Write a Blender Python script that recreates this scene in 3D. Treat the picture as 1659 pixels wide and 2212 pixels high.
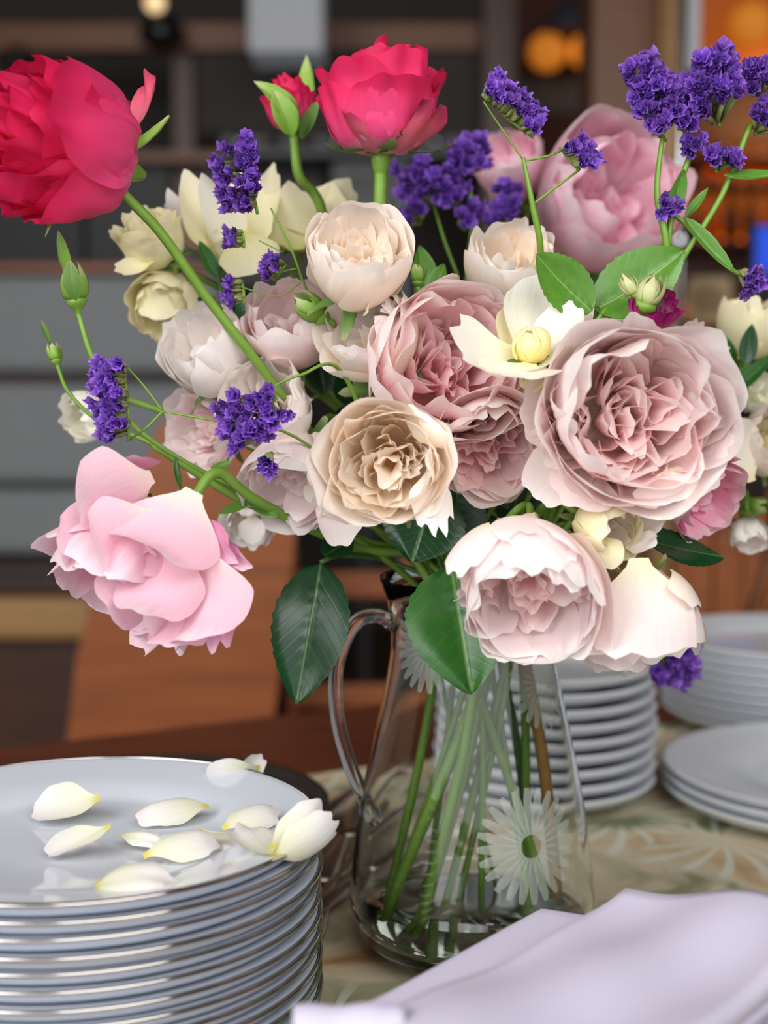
import bpy, math, random
import numpy as np
from mathutils import Vector, Matrix, noise

for o in list(bpy.data.objects): bpy.data.objects.remove(o)
scene = bpy.context.scene
C = scene.collection

# ------------------------------------------------------------------ camera
W_, H_, F = 1659.0, 2212.0, 3194.0
CAM = Vector((0, 0, 1.13)); TABLE = 0.75
PITCH = math.atan((1106-800)/F)
cam_d = bpy.data.cameras.new('camera'); cam = bpy.data.objects.new('camera', cam_d); C.objects.link(cam)
cam.location = CAM; cam.rotation_euler = (math.pi/2-PITCH, 0, 0)
cam_d.sensor_fit = 'VERTICAL'; cam_d.sensor_height = 36; cam_d.lens = F/H_*36
cam_d.clip_start = 0.05; cam_d.clip_end = 60
cam_d.dof.use_dof = True; cam_d.dof.focus_distance = 0.85; cam_d.dof.aperture_fstop = 4.2
scene.camera = cam
# ------------------------------------------------------------------ world, lights, exposure
world = bpy.data.worlds.new('overcast_sky'); scene.world = world; world.use_nodes = True
bg = world.node_tree.nodes['Background']; bg.inputs[0].default_value = (.95, .96, 1, 1); bg.inputs[1].default_value = 1.2
def area(name, loc, aim, sx, sy, power, col):
    l = bpy.data.lights.new(name, 'AREA'); l.shape = 'RECTANGLE'; l.size = sx; l.size_y = sy; l.energy = power; l.color = col
    o = bpy.data.objects.new(name, l); C.objects.link(o); o.location = loc
    o.rotation_euler = (Vector(aim)-Vector(loc)).to_track_quat('-Z', 'Y').to_euler(); return o
area('window_and_fill_light', (-1.7, -.75, 2.3), (0.05, 0.9, 1.0), 2.0, 1.7, 60, (1, .985, .965))
area('window_and_fill_light', (.8, -1.15, 2.75), (0.1, 0.9, 1.0), 2.2, 1.6, 54, (1, .985, .965))  # unseen frontal fill, added to brighten the rose hearts; no window stands here
scene.view_settings.view_transform = 'Standard'; scene.view_settings.look = 'None'
scene.cycles.max_bounces = 16; scene.cycles.diffuse_bounces = 8; scene.cycles.transmission_bounces = 14
scene.view_settings.exposure = 0.2; scene.view_settings.gamma = 1; scene.view_settings.use_curve_mapping = False

# ------------------------------------------------------------------ helpers
FWD = Vector((0, math.cos(PITCH), -math.sin(PITCH))); UP = Vector((0, math.sin(PITCH), math.cos(PITCH))); RT = Vector((1, 0, 0))
def P(px, py, Y):                                  # photograph pixel at a chosen real distance -> point in the room
    d = FWD + RT*((px-829.5)/F) + UP*((1106-py)/F)
    return CAM + d*(Y/d.y)
def S(px, Y): return px*Y/F                        # pixel length at a distance -> metres
def V(x, y, z): return (RT*x + UP*y - FWD*z).normalized()   # right, up, toward the viewer
def lin(c): 
    c = c/255.0
    return c/12.92 if c <= .04045 else ((c+.055)/1.055)**2.4
def rgb(r, g, b): return (lin(r), lin(g), lin(b), 1)

def tag(o, label=None, cat=None, group=None, kind=None):
    if label: o['label'] = label
    if cat: o['category'] = cat
    if group: o['group'] = group
    if kind: o['kind'] = kind
    return o
def thing(name, loc, label, cat, group=None):
    o = bpy.data.objects.new(name, None); C.objects.link(o); o.location = loc; o.empty_display_size = .01
    return tag(o, label, cat, group)
def rootloc(o):
    v = Vector((0, 0, 0))
    while o is not None: v = v + o.location; o = o.parent
    return v
def mesh(name, verts, faces, mat, parent=None, uv=None, smooth=True, col=None):
    """one mesh object from world-space verts; uv = per-vertex (n,2)"""
    me = bpy.data.meshes.new(name)
    v = np.asarray(verts, dtype=float)
    if parent is not None: v = v - np.array(rootloc(parent))
    me.from_pydata(v.tolist(), [], faces)
    if uv is not None:
        l = me.uv_layers.new(name='UVMap'); idx = np.empty(len(me.loops), dtype=np.int32); me.loops.foreach_get('vertex_index', idx)
        l.data.foreach_set('uv', np.asarray(uv, dtype=np.float32)[idx].ravel())
    if smooth: me.polygons.foreach_set('use_smooth', [True]*len(me.polygons))
    me.materials.append(mat); me.update()
    o = bpy.data.objects.new(name, me); C.objects.link(o)
    if parent is not None: o.parent = parent
    return o
_grid = {}
def gridfaces(nu, nv, wrap=False):
    k = (nu, nv, wrap)
    if k not in _grid:
        f = []
        for j in range(nv-1):
            for i in range(nu if wrap else nu-1):
                a = j*nu+i; b = j*nu+(i+1) % nu
                f.append((a, b, b+nu, a+nu))
        _grid[k] = f
    return list(_grid[k])
def tube_data(pts, rad, n=8, cap=True, flat=1.0):
    pts = [Vector(p) for p in pts]; m = len(pts)
    rad = rad if hasattr(rad, '__len__') else [rad]*m
    verts = []; prev = None
    for i, p in enumerate(pts):
        t = (pts[min(i+1, m-1)]-pts[max(i-1, 0)]).normalized()
        if prev is None:
            a = Vector((0, 0, 1)) if abs(t.z) < .9 else Vector((1, 0, 0)); x = t.cross(a).normalized()
        else: x = (prev - t*prev.dot(t)).normalized()
        prev = x; y = t.cross(x)
        for k in range(n):
            th = 2*math.pi*k/n; verts.append(p + x*(math.cos(th)*rad[i]) + y*(math.sin(th)*rad[i]*flat))
    faces = gridfaces(n, m, True)
    if cap: faces += [tuple(range(n))[::-1], tuple(range((m-1)*n, m*n))]
    return [tuple(v) for v in verts], faces
def bez(a, b, c, d, n=16):
    out = []
    for i in range(n):
        t = i/(n-1); s = 1-t; out.append(a*(s**3)+b*(3*s*s*t)+c*(3*s*t*t)+d*(t**3))
    return out
def crom(pts, n=10):
    """Catmull-Rom through points"""
    pts = [Vector(p) for p in pts]; q = [pts[0]*2-pts[1]]+pts+[pts[-1]*2-pts[-2]]; out = []
    for i in range(1, len(q)-2):
        for k in range(n):
            t = k/n; a, b, c, d = q[i-1], q[i], q[i+1], q[i+2]
            out.append((b*2+(c-a)*t+(a*2-b*5+c*4-d)*t*t+(b*3-a-c*3+d)*t**3)*.5)
    out.append(pts[-1]); return out
def lathe_data(prof, n=64, ctr=(0, 0, 0), sx=1, closed=False):
    prof = list(prof); m = len(prof); v = []
    for r, z in prof:
        for k in range(n):
            th = 2*math.pi*k/n; v.append((ctr[0]+r*math.cos(th)*sx, ctr[1]+r*math.sin(th), ctr[2]+z))
    f = gridfaces(n, m, True)
    if closed:
        b = (m-1)*n
        for k in range(n): f.append((b+k, b+(k+1) % n, (k+1) % n, k))
    return v, f
def box_data(x0, y0, z0, x1, y1, z1, bev=0.0):
    if bev <= 0:
        v = [(x, y, z) for z in (z0, z1) for y in (y0, y1) for x in (x0, x1)]
        return v, [(0, 2, 3, 1), (4, 5, 7, 6), (0, 1, 5, 4), (2, 6, 7, 3), (0, 4, 6, 2), (1, 3, 7, 5)]
    import bmesh
    bm = bmesh.new(); bmesh.ops.create_cube(bm, size=1)
    for q in bm.verts: q.co = Vector(((x0+x1)/2+q.co.x*(x1-x0), (y0+y1)/2+q.co.y*(y1-y0), (z0+z1)/2+q.co.z*(z1-z0)))
    bmesh.ops.bevel(bm, geom=bm.edges[:], offset=min(bev, .45*min(x1-x0, y1-y0, z1-z0)), segments=2, affect='EDGES', profile=.5)
    v = [tuple(q.co) for q in bm.verts]; bm.verts.index_update(); f = [tuple(q.index for q in p.verts) for p in bm.faces]; bm.free()
    return v, f
def box(name, x0, y0, z0, x1, y1, z1, mat, parent=None, bev=.004):
    v, f = box_data(min(x0, x1), min(y0, y1), min(z0, z1), max(x0, x1), max(y0, y1), max(z0, z1), bev)
    return mesh(name, v, f, mat, parent, smooth=False)
def pbox(name, a, b, Y, th, mat, parent=None, bev=.004):
    """box whose front face spans photo pixels a..b at distance Y, th deep"""
    p = P(a[0], a[1], Y); q = P(b[0], b[1], Y)
    return box(name, p.x, Y, p.z, q.x, Y+th, q.z, mat, parent, bev)

# ------------------------------------------------------------------ materials
def nt(name):
    m = bpy.data.materials.new(name); m.use_nodes = True; t = m.node_tree
    return m, t, t.nodes['Principled BSDF'], t.nodes['Material Output']
def N(t, typ, **kw):
    n = t.nodes.new(typ)
    for k, v in kw.items(): setattr(n, k, v)
    return n
def plain(name, c, rough=.5, metal=0, spec=.5, noise_amt=.12, scale=40, emit=None, es=0, bump=0):
    m, t, b, o = nt(name)
    tc = N(t, 'ShaderNodeTexCoord'); nz = N(t, 'ShaderNodeTexNoise'); nz.inputs['Scale'].default_value = scale; nz.inputs['Detail'].default_value = 5
    t.links.new(tc.outputs['Object'], nz.inputs['Vector'])
    mx = N(t, 'ShaderNodeMixRGB'); mx.blend_type = 'MIX'
    mx.inputs[1].default_value = tuple(x*(1-noise_amt) for x in c[:3])+(1,); mx.inputs[2].default_value = tuple(min(1, x*(1+noise_amt)) for x in c[:3])+(1,)
    t.links.new(nz.outputs['Fac'], mx.inputs[0]); t.links.new(mx.outputs[0], b.inputs['Base Color'])
    b.inputs['Roughness'].default_value = rough; b.inputs['Metallic'].default_value = metal; b.inputs['Specular IOR Level'].default_value = spec
    if emit: b.inputs['Emission Color'].default_value = emit; b.inputs['Emission Strength'].default_value = es
    if bump:
        bp = N(t, 'ShaderNodeBump'); bp.inputs['Strength'].default_value = bump; bp.inputs['Distance'].default_value = .002
        t.links.new(nz.outputs['Fac'], bp.inputs['Height']); t.links.new(bp.outputs[0], b.inputs['Normal'])
    return m
def wood(name, c0, c1, rough=.4, scale=(2, 30, 30)):
    m, t, b, o = nt(name)
    tc = N(t, 'ShaderNodeTexCoord'); mp = N(t, 'ShaderNodeMapping'); mp.inputs['Scale'].default_value = scale
    nz = N(t, 'ShaderNodeTexNoise'); nz.inputs['Scale'].default_value = 1.5; nz.inputs['Detail'].default_value = 6; nz.inputs['Distortion'].default_value = 1.2
    cr = N(t, 'ShaderNodeValToRGB'); cr.color_ramp.elements[0].position = .3; cr.color_ramp.elements[0].color = c0; cr.color_ramp.elements[1].position = .7; cr.color_ramp.elements[1].color = c1
    t.links.new(tc.outputs['Object'], mp.inputs[0]); t.links.new(mp.outputs[0], nz.inputs['Vector']); t.links.new(nz.outputs['Fac'], cr.inputs[0]); t.links.new(cr.outputs[0], b.inputs['Base Color'])
    b.inputs['Roughness'].default_value = rough
    return m
def petal_mat(name, base, mid, tip, edge, trans=.28, vein=.10, p1=.30, p2=.78, rough=.55):
    """colour runs from claw to lip along the petal (UV v), paler on the lip, faint veins across"""
    m, t, b, o = nt(name)
    uv = N(t, 'ShaderNodeUVMap'); sp = N(t, 'ShaderNodeSeparateXYZ'); t.links.new(uv.outputs[0], sp.inputs[0])
    mp = N(t, 'ShaderNodeMapping'); mp.inputs['Scale'].default_value = (14, 1.6, 1); t.links.new(uv.outputs[0], mp.inputs[0])
    oi = N(t, 'ShaderNodeObjectInfo')
    nz = N(t, 'ShaderNodeTexNoise'); nz.noise_dimensions = '4D'; nz.inputs['Scale'].default_value = 1.6; nz.inputs['Detail'].default_value = 4
    t.links.new(mp.outputs[0], nz.inputs['Vector']); t.links.new(oi.outputs['Random'], nz.inputs['W'])
    ad = N(t, 'ShaderNodeMath', operation='MULTIPLY_ADD'); ad.inputs[1].default_value = .25; t.links.new(nz.outputs['Fac'], ad.inputs[0])
    sb = N(t, 'ShaderNodeMath', operation='SUBTRACT'); sb.inputs[1].default_value = .125; t.links.new(sp.outputs['Y'], ad.inputs[2]); t.links.new(ad.outputs[0], sb.inputs[0])
    cr = N(t, 'ShaderNodeValToRGB'); e = cr.color_ramp.elements; e[0].position = .05; e[0].color = base; e[1].position = .98; e[1].color = edge
    for p, c in ((p1, mid), (p2, tip)):
        x = e.new(p); x.color = c
    t.links.new(sb.outputs[0], cr.inputs[0])
    hs = N(t, 'ShaderNodeHueSaturation')
    mr = N(t, 'ShaderNodeMapRange'); mr.inputs['To Min'].default_value = .88; mr.inputs['To Max'].default_value = 1.06; t.links.new(oi.outputs['Random'], mr.inputs[0])
    ml = N(t, 'ShaderNodeMath', operation='MULTIPLY_ADD'); ml.inputs[1].default_value = vein; t.links.new(nz.outputs['Fac'], ml.inputs[0]); 
    sb2 = N(t, 'ShaderNodeMath', operation='SUBTRACT'); sb2.inputs[1].default_value = vein*.5; t.links.new(mr.outputs[0], sb2.inputs[0]); t.links.new(sb2.outputs[0], ml.inputs[2])
    t.links.new(ml.outputs[0], hs.inputs['Value']); t.links.new(cr.outputs[0], hs.inputs['Color'])
    t.links.new(hs.outputs[0], b.inputs['Base Color'])
    b.inputs['Roughness'].default_value = rough; b.inputs['Specular IOR Level'].default_value = .3
    bp = N(t, 'ShaderNodeBump'); bp.inputs['Strength'].default_value = .22; bp.inputs['Distance'].default_value = .0012
    t.links.new(nz.outputs['Fac'], bp.inputs['Height']); t.links.new(bp.outputs[0], b.inputs['Normal'])
    tr = N(t, 'ShaderNodeBsdfTranslucent'); t.links.new(hs.outputs[0], tr.inputs[0])
    mx = N(t, 'ShaderNodeMixShader'); mx.inputs[0].default_value = trans
    t.links.new(b.outputs[0], mx.inputs[1]); t.links.new(tr.outputs[0], mx.inputs[2]); t.links.new(mx.outputs[0], o.inputs['Surface'])
    return m
def leaf_mat(name, dark, light, vein, rough=.3):
    m, t, b, o = nt(name)
    uv = N(t, 'ShaderNodeUVMap'); sp = N(t, 'ShaderNodeSeparateXYZ'); t.links.new(uv.outputs[0], sp.inputs[0])
    # mid rib and side veins from the leaf's own coordinates
    s = N(t, 'ShaderNodeMath', operation='SUBTRACT'); s.inputs[1].default_value = .5; t.links.new(sp.outputs['X'], s.inputs[0])
    a = N(t, 'ShaderNodeMath', operation='ABSOLUTE'); t.links.new(s.outputs[0], a.inputs[0])
    sv = N(t, 'ShaderNodeMath', operation='MULTIPLY_ADD'); sv.inputs[1].default_value = -.62; t.links.new(a.outputs[0], sv.inputs[0]); t.links.new(sp.outputs['Y'], sv.inputs[2])
    w = N(t, 'ShaderNodeMath', operation='MULTIPLY'); w.inputs[1].default_value = 9; t.links.new(sv.outputs[0], w.inputs[0])
    fr = N(t, 'ShaderNodeMath', operation='PINGPONG'); fr.inputs[1].default_value = .5; t.links.new(w.outputs[0], fr.inputs[0])
    lt = N(t, 'ShaderNodeMapRange'); lt.inputs['From Min'].default_value = 0; lt.inputs['From Max'].default_value = .09; lt.inputs['To Min'].default_value = .12; lt.inputs['To Max'].default_value = 0; t.links.new(fr.outputs[0], lt.inputs[0])
    rb = N(t, 'ShaderNodeMapRange'); rb.inputs['From Min'].default_value = .006; rb.inputs['From Max'].default_value = .024; rb.inputs['To Min'].default_value = 1; rb.inputs['To Max'].default_value = 0; t.links.new(a.outputs[0], rb.inputs[0])
    mxv = N(t, 'ShaderNodeMath', operation='MAXIMUM'); t.links.new(lt.outputs[0], mxv.inputs[0]); t.links.new(rb.outputs[0], mxv.inputs[1])
    nz = N(t, 'ShaderNodeTexNoise'); nz.inputs['Scale'].default_value = 7; nz.inputs['Detail'].default_value = 4; t.links.new(uv.outputs[0], nz.inputs['Vector'])
    c1 = N(t, 'ShaderNodeMixRGB'); c1.inputs[1].default_value = dark; c1.inputs[2].default_value = light; t.links.new(nz.outputs['Fac'], c1.inputs[0])
    c2 = N(t, 'ShaderNodeMixRGB'); c2.inputs[2].default_value = vein; t.links.new(c1.outputs[0], c2.inputs[1])
    k = N(t, 'ShaderNodeMath', operation='MULTIPLY'); k.inputs[1].default_value = .55; t.links.new(mxv.outputs[0], k.inputs[0]); t.links.new(k.outputs[0], c2.inputs[0])
    t.links.new(c2.outputs[0], b.inputs['Base Color']); b.inputs['Roughness'].default_value = rough
    bp = N(t, 'ShaderNodeBump'); bp.inputs['Strength'].default_value = .35; bp.inputs['Distance'].default_value = .001; bp.invert = True
    t.links.new(mxv.outputs[0], bp.inputs['Height']); t.links.new(bp.outputs[0], b.inputs['Normal'])
    tr = N(t, 'ShaderNodeBsdfTranslucent'); t.links.new(c2.outputs[0], tr.inputs[0])
    mx = N(t, 'ShaderNodeMixShader'); mx.inputs[0].default_value = .2
    t.links.new(b.outputs[0], mx.inputs[1]); t.links.new(tr.outputs[0], mx.inputs[2]); t.links.new(mx.outputs[0], o.inputs['Surface'])
    return m

M = {}
M['blush'] = petal_mat('blush_petal', rgb(251, 238, 216), rgb(253, 234, 229), rgb(253, 235, 235), rgb(255, 249, 247), trans=.4)
M['blush_in'] = petal_mat('blush_inner_petal', rgb(253, 234, 216), rgb(254, 231, 227), rgb(254, 233, 232), rgb(255, 248, 247), trans=.5)
M['blush_out'] = petal_mat('blush_outer_petal', rgb(247, 240, 206), rgb(252, 240, 234), rgb(252, 238, 238), rgb(254, 249, 247), trans=.36)
M['pink'] = petal_mat('pink_petal', rgb(248, 228, 196), rgb(246, 200, 198), rgb(245, 198, 204), rgb(250, 224, 228))
M['pink_in'] = petal_mat('pink_inner_petal', rgb(252, 222, 214), rgb(252, 217, 219), rgb(252, 222, 225), rgb(254, 243, 244), trans=.48)
M['dusk'] = petal_mat('dusky_pink_petal', rgb(248, 228, 214), rgb(247, 206, 218), rgb(245, 200, 216), rgb(251, 228, 236), trans=.33)
M['deep'] = petal_mat('deep_pink_petal', rgb(246, 218, 222), rgb(232, 150, 190), rgb(234, 162, 196), rgb(246, 210, 226))
M['hot'] = petal_mat('hot_pink_petal', rgb(246, 206, 206), rgb(246, 160, 186), rgb(248, 184, 206), rgb(252, 220, 230))
M['peach'] = petal_mat('peach_petal', rgb(252, 224, 168), rgb(253, 237, 212), rgb(253, 242, 228), rgb(254, 250, 244), trans=.46)
M['peach_out'] = petal_mat('peach_outer_petal', rgb(248, 238, 198), rgb(252, 242, 224), rgb(253, 242, 230), rgb(254, 248, 242))
M['cream'] = petal_mat('cream_petal', rgb(228, 224, 140), rgb(242, 236, 188), rgb(246, 240, 202), rgb(248, 241, 210))
M['ivory'] = petal_mat('ivory_petal', rgb(244, 240, 186), rgb(249, 247, 226), rgb(250, 248, 236), rgb(252, 250, 242))
M['yellow'] = petal_mat('yellow_petal', rgb(242, 220, 80), rgb(246, 234, 140), rgb(247, 241, 182), rgb(246, 236, 190))
M['white'] = petal_mat('white_petal', rgb(248, 240, 214), rgb(252, 244, 236), rgb(253, 247, 242), rgb(254, 250, 248))
M['red'] = petal_mat('crimson_petal', rgb(249, 190, 208), rgb(243, 84, 142), rgb(238, 54, 112), rgb(216, 30, 88), trans=.28, vein=.35)
M['red_old'] = petal_mat('faded_crimson_petal', rgb(244, 206, 190), rgb(226, 120, 140), rgb(212, 90, 114), rgb(170, 50, 84), trans=.2, vein=.3)
M['magenta'] = petal_mat('magenta_petal', rgb(250, 230, 235), rgb(240, 190, 215), rgb(196, 60, 140), rgb(150, 20, 100))
M['fallen'] = petal_mat('fallen_petal', rgb(222, 212, 100), rgb(230, 230, 200), rgb(238, 236, 230), rgb(236, 226, 226), trans=.3, p1=.14)
M['greenbud'] = petal_mat('green_sepal', rgb(112, 160, 50), rgb(120, 165, 58), rgb(140, 176, 80), rgb(178, 190, 130), trans=.15, rough=.4)
M['palebud'] = petal_mat('pale_green_petal', rgb(150, 180, 90), rgb(186, 200, 130), rgb(210, 214, 160), rgb(205, 200, 150), trans=.2)
M['sepal'] = petal_mat('dark_sepal', rgb(84, 122, 50), rgb(92, 128, 58), rgb(104, 136, 70), rgb(150, 150, 110), trans=.12, rough=.45)
M['leaf'] = leaf_mat('rose_leaf', rgb(30, 84, 34), rgb(58, 118, 40), rgb(130, 168, 96))
M['leaf_dark'] = leaf_mat('dark_rose_leaf', rgb(18, 58, 34), rgb(30, 80, 40), rgb(110, 150, 90), rough=.25)
M['leaf_light'] = leaf_mat('light_rose_leaf', rgb(70, 124, 40), rgb(104, 154, 56), rgb(160, 190, 110))
M['stem'] = plain('green_stem', rgb(112, 150, 52), rough=.45, noise_amt=.2, scale=90)
M['stem_dark'] = plain('dark_green_stem', rgb(66, 104, 40), rough=.45, noise_amt=.25, scale=90)
M['stem_brown'] = plain('brown_stem', rgb(150, 112, 52), rough=.5, noise_amt=.25, scale=90)
M['bract'] = plain('statice_bract', rgb(128, 136, 84), rough=.6, noise_amt=.3, scale=200)
M['porcelain'] = plain('white_porcelain', rgb(204, 210, 220), rough=.08, noise_amt=.01, spec=.5)
M['platinum'] = plain('platinum_band', rgb(200, 196, 192), rough=.12, metal=1, noise_amt=.03)
M['silver'] = plain('silver', rgb(228, 214, 200), rough=.36, metal=1, noise_amt=.08, scale=15)
M['linen'] = plain('white_linen', rgb(200, 196, 216), rough=.85, spec=.15, noise_amt=.02, scale=900, bump=.08)
M['tray'] = plain('dark_tray', rgb(52, 46, 44), rough=.4, noise_amt=.2)
M['white_ceramic'] = plain('white_ceramic', rgb(222, 226, 232), rough=.15, noise_amt=.01)

def statice_mat():
    m, t, b, o = nt('statice_purple')
    oi = N(t, 'ShaderNodeObjectInfo'); uv = N(t, 'ShaderNodeUVMap'); sp = N(t, 'ShaderNodeSeparateXYZ'); t.links.new(uv.outputs[0], sp.inputs[0])
    cr = N(t, 'ShaderNodeValToRGB'); e = cr.color_ramp.elements
    e[0].position = 0; e[0].color = rgb(54, 22, 112); e[1].position = 1; e[1].color = rgb(152, 104, 206); x = e.new(.55); x.color = rgb(98, 50, 166)
    t.links.new(sp.outputs['Y'], cr.inputs[0])
    hs = N(t, 'ShaderNodeHueSaturation'); mr = N(t, 'ShaderNodeMapRange'); mr.inputs['To Min'].default_value = .75; mr.inputs['To Max'].default_value = 1.25; t.links.new(oi.outputs['Random'], mr.inputs[0])
    t.links.new(mr.outputs[0], hs.inputs['Value']); t.links.new(cr.outputs[0], hs.inputs['Color']); t.links.new(hs.outputs[0], b.inputs['Base Color']); b.inputs['Roughness'].default_value = .6
    tr = N(t, 'ShaderNodeBsdfTranslucent'); t.links.new(hs.outputs[0], tr.inputs[0]); mx = N(t, 'ShaderNodeMixShader'); mx.inputs[0].default_value = .25
    t.links.new(b.outputs[0], mx.inputs[1]); t.links.new(tr.outputs[0], mx.inputs[2]); t.links.new(mx.outputs[0], o.inputs['Surface'])
    return m
M['statice'] = statice_mat()
def glass(name, ior=1.46, col=(1, 1, 1, 1), rough=0):
    m, t, b, o = nt(name); b.inputs['Base Color'].default_value = col; b.inputs['Roughness'].default_value = rough
    b.inputs['Transmission Weight'].default_value = 1; b.inputs['IOR'].default_value = ior
    return m
M['glass'] = glass('clear_glass', 1.47, (.965, .985, .97, 1))
M['water'] = glass('vase_water', 1.33, (.93, .97, .90, 1))
def frosted():
    m, t, b, o = nt('etched_glass'); b.inputs['Base Color'].default_value = (.48, .54, .49, 1); b.inputs['Roughness'].default_value = .5
    tp = N(t, 'ShaderNodeBsdfTransparent'); mx = N(t, 'ShaderNodeMixShader'); mx.inputs[0].default_value = .34
    t.links.new(tp.outputs[0], mx.inputs[1]); t.links.new(b.outputs[0], mx.inputs[2]); t.links.new(mx.outputs[0], o.inputs['Surface']); return m
M['frost'] = frosted()
def cloth_mat():
    m, t, b, o = nt('floral_tablecloth')
    tc = N(t, 'ShaderNodeTexCoord')
    def nz(sc, det, dist=0.):
        n = N(t, 'ShaderNodeTexNoise'); n.inputs['Scale'].default_value = sc; n.inputs['Detail'].default_value = det; n.inputs['Distortion'].default_value = dist; t.links.new(tc.outputs['Object'], n.inputs['Vector']); return n
    def ramp(src, stops):
        r = N(t, 'ShaderNodeValToRGB'); e = r.color_ramp.elements; e[0].position, e[0].color = stops[0]; e[1].position, e[1].color = stops[-1]
        for p_, c_ in stops[1:-1]: x = e.new(p_); x.color = c_
        t.links.new(src, r.inputs[0]); return r
    base = ramp(nz(9, 4, .8).outputs['Fac'], [(.30, rgb(104, 116, 88)), (.41, rgb(150, 150, 118)), (.50, rgb(206, 194, 166)), (.60, rgb(198, 176, 140)), (.72, rgb(164, 116, 76))])
    # white fans of strokes printed round scattered centres
    vo = N(t, 'ShaderNodeTexVoronoi'); vo.inputs['Scale'].default_value = 5.5; t.links.new(tc.outputs['Object'], vo.inputs['Vector'])
    sb = N(t, 'ShaderNodeVectorMath', operation='SUBTRACT'); t.links.new(tc.outputs['Object'], sb.inputs[0]); t.links.new(vo.outputs['Position'], sb.inputs[1])
    sp = N(t, 'ShaderNodeSeparateXYZ'); t.links.new(sb.outputs[0], sp.inputs[0])
    at = N(t, 'ShaderNodeMath', operation='ARCTAN2'); t.links.new(sp.outputs['Y'], at.inputs[0]); t.links.new(sp.outputs['X'], at.inputs[1])
    ml = N(t, 'ShaderNodeMath', operation='MULTIPLY_ADD'); ml.inputs[1].default_value = 16; t.links.new(at.outputs[0], ml.inputs[0])
    ds = N(t, 'ShaderNodeMath', operation='MULTIPLY'); ds.inputs[1].default_value = 9; t.links.new(vo.outputs['Distance'], ds.inputs[0]); t.links.new(ds.outputs[0], ml.inputs[2])
    sn = N(t, 'ShaderNodeMath', operation='SINE'); t.links.new(ml.outputs[0], sn.inputs[0])
    st = ramp(sn.outputs[0], [(.35, (0, 0, 0, 1)), (.75, (1, 1, 1, 1))]); rd = ramp(vo.outputs['Distance'], [(.10, (0, 0, 0, 1)), (.18, (1, 1, 1, 1)), (.46, (1, 1, 1, 1)), (.58, (0, 0, 0, 1))])
    mu = N(t, 'ShaderNodeMath', operation='MULTIPLY'); t.links.new(st.outputs[0], mu.inputs[0]); t.links.new(rd.outputs[0], mu.inputs[1])
    m2 = N(t, 'ShaderNodeMath', operation='MULTIPLY'); m2.inputs[1].default_value = .75; t.links.new(mu.outputs[0], m2.inputs[0])
    mx = N(t, 'ShaderNodeMixRGB'); mx.inputs[2].default_value = rgb(216, 220, 206); t.links.new(base.outputs[0], mx.inputs[1]); t.links.new(m2.outputs[0], mx.inputs[0])
    t.links.new(mx.outputs[0], b.inputs['Base Color']); b.inputs['Roughness'].default_value = .8; b.inputs['Specular IOR Level'].default_value = .2
    return m
M['cloth'] = cloth_mat()
M['wood'] = wood('orange_wood', rgb(128, 66, 24), rgb(160, 88, 36))
M['wood_dark'] = wood('dark_wood', rgb(62, 34, 18), rgb(92, 54, 28))
M['wood_mid'] = wood('brown_wood', rgb(104, 60, 28), rgb(134, 80, 38))
M['wood_tan'] = wood('tan_wood', rgb(176, 132, 80), rgb(200, 156, 100))
M['wood_red'] = wood('red_wood', rgb(92, 42, 20), rgb(122, 60, 30))
M['wall'] = plain('grey_plaster', rgb(66, 61, 57), rough=.8, scale=3)
M['wall_dark'] = plain('dark_panel', rgb(40, 44, 44), rough=.5, scale=3)
M['seat_grey'] = plain('grey_upholstery', rgb(146, 150, 152), rough=.7, scale=12, noise_amt=.08)
M['black'] = plain('black_lacquer', rgb(20, 19, 20), rough=.35)
M['floor'] = wood('floor_boards', rgb(50, 30, 18), rgb(72, 46, 28), scale=(2, 12, 12))
M['lampshade'] = plain('white_shade', rgb(190, 192, 196), rough=.6, emit=rgb(200, 205, 212), es=.10)
M['bulb'] = plain('warm_bulb', rgb(255, 190, 90), emit=rgb(240, 130, 30), es=.42)
M['bulb_pale'] = plain('pale_bulb', rgb(255, 220, 170), emit=rgb(255, 215, 160), es=.9)
M['amber'] = plain('amber_backlight', rgb(150, 74, 18), emit=rgb(206, 104, 24), es=.30, scale=6, noise_amt=.5)
M['strip'] = plain('amber_strip', rgb(255, 150, 50), emit=rgb(255, 110, 24), es=1.2)
M['bottle'] = glass('amber_bottle', 1.4, rgb(226, 140, 40), .05)
M['bottle_dark'] = plain('dark_bottle', rgb(44, 22, 10), rough=.15)
M['screen'] = plain('blue_screen', rgb(20, 60, 190), emit=rgb(30, 80, 220), es=.7, noise_amt=.3, scale=30)
M['chrome'] = plain('chrome', rgb(214, 216, 220), rough=.2, metal=1, noise_amt=.02)
M['steel_dark'] = plain('dull_steel', rgb(84, 94, 102), rough=.4, metal=.6)
M['card'] = plain('tan_card', rgb(200, 176, 134), rough=.7, noise_amt=.1)
M['card_print'] = plain('brown_print', rgb(120, 88, 50), rough=.7, noise_amt=.3, scale=60)
M['blind'] = plain('grey_blind', rgb(96, 94, 92), rough=.7, noise_amt=.05)

# ------------------------------------------------------------------ the room
def struct(o): o['kind'] = 'structure'; return o
struct(box('floor', -3.2, -2.2, -.02, 3.2, 6.6, 0, M['floor'], bev=0))
struct(box('ceiling', -3.2, -2.2, 3.1, 3.2, 6.6, 3.14, M['wood_dark'], bev=0))
struct(box('wall_back', -3.2, 6.5, 0, 3.2, 6.6, 3.1, M['wall'], bev=0))
struct(box('wall_left', -3.3, -2.2, 0, -3.2, 6.6, 3.1, M['wall'], bev=0))
struct(box('wall_right', 3.2, -2.2, 0, 3.3, 6.6, 3.1, M['wall'], bev=0))
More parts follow.
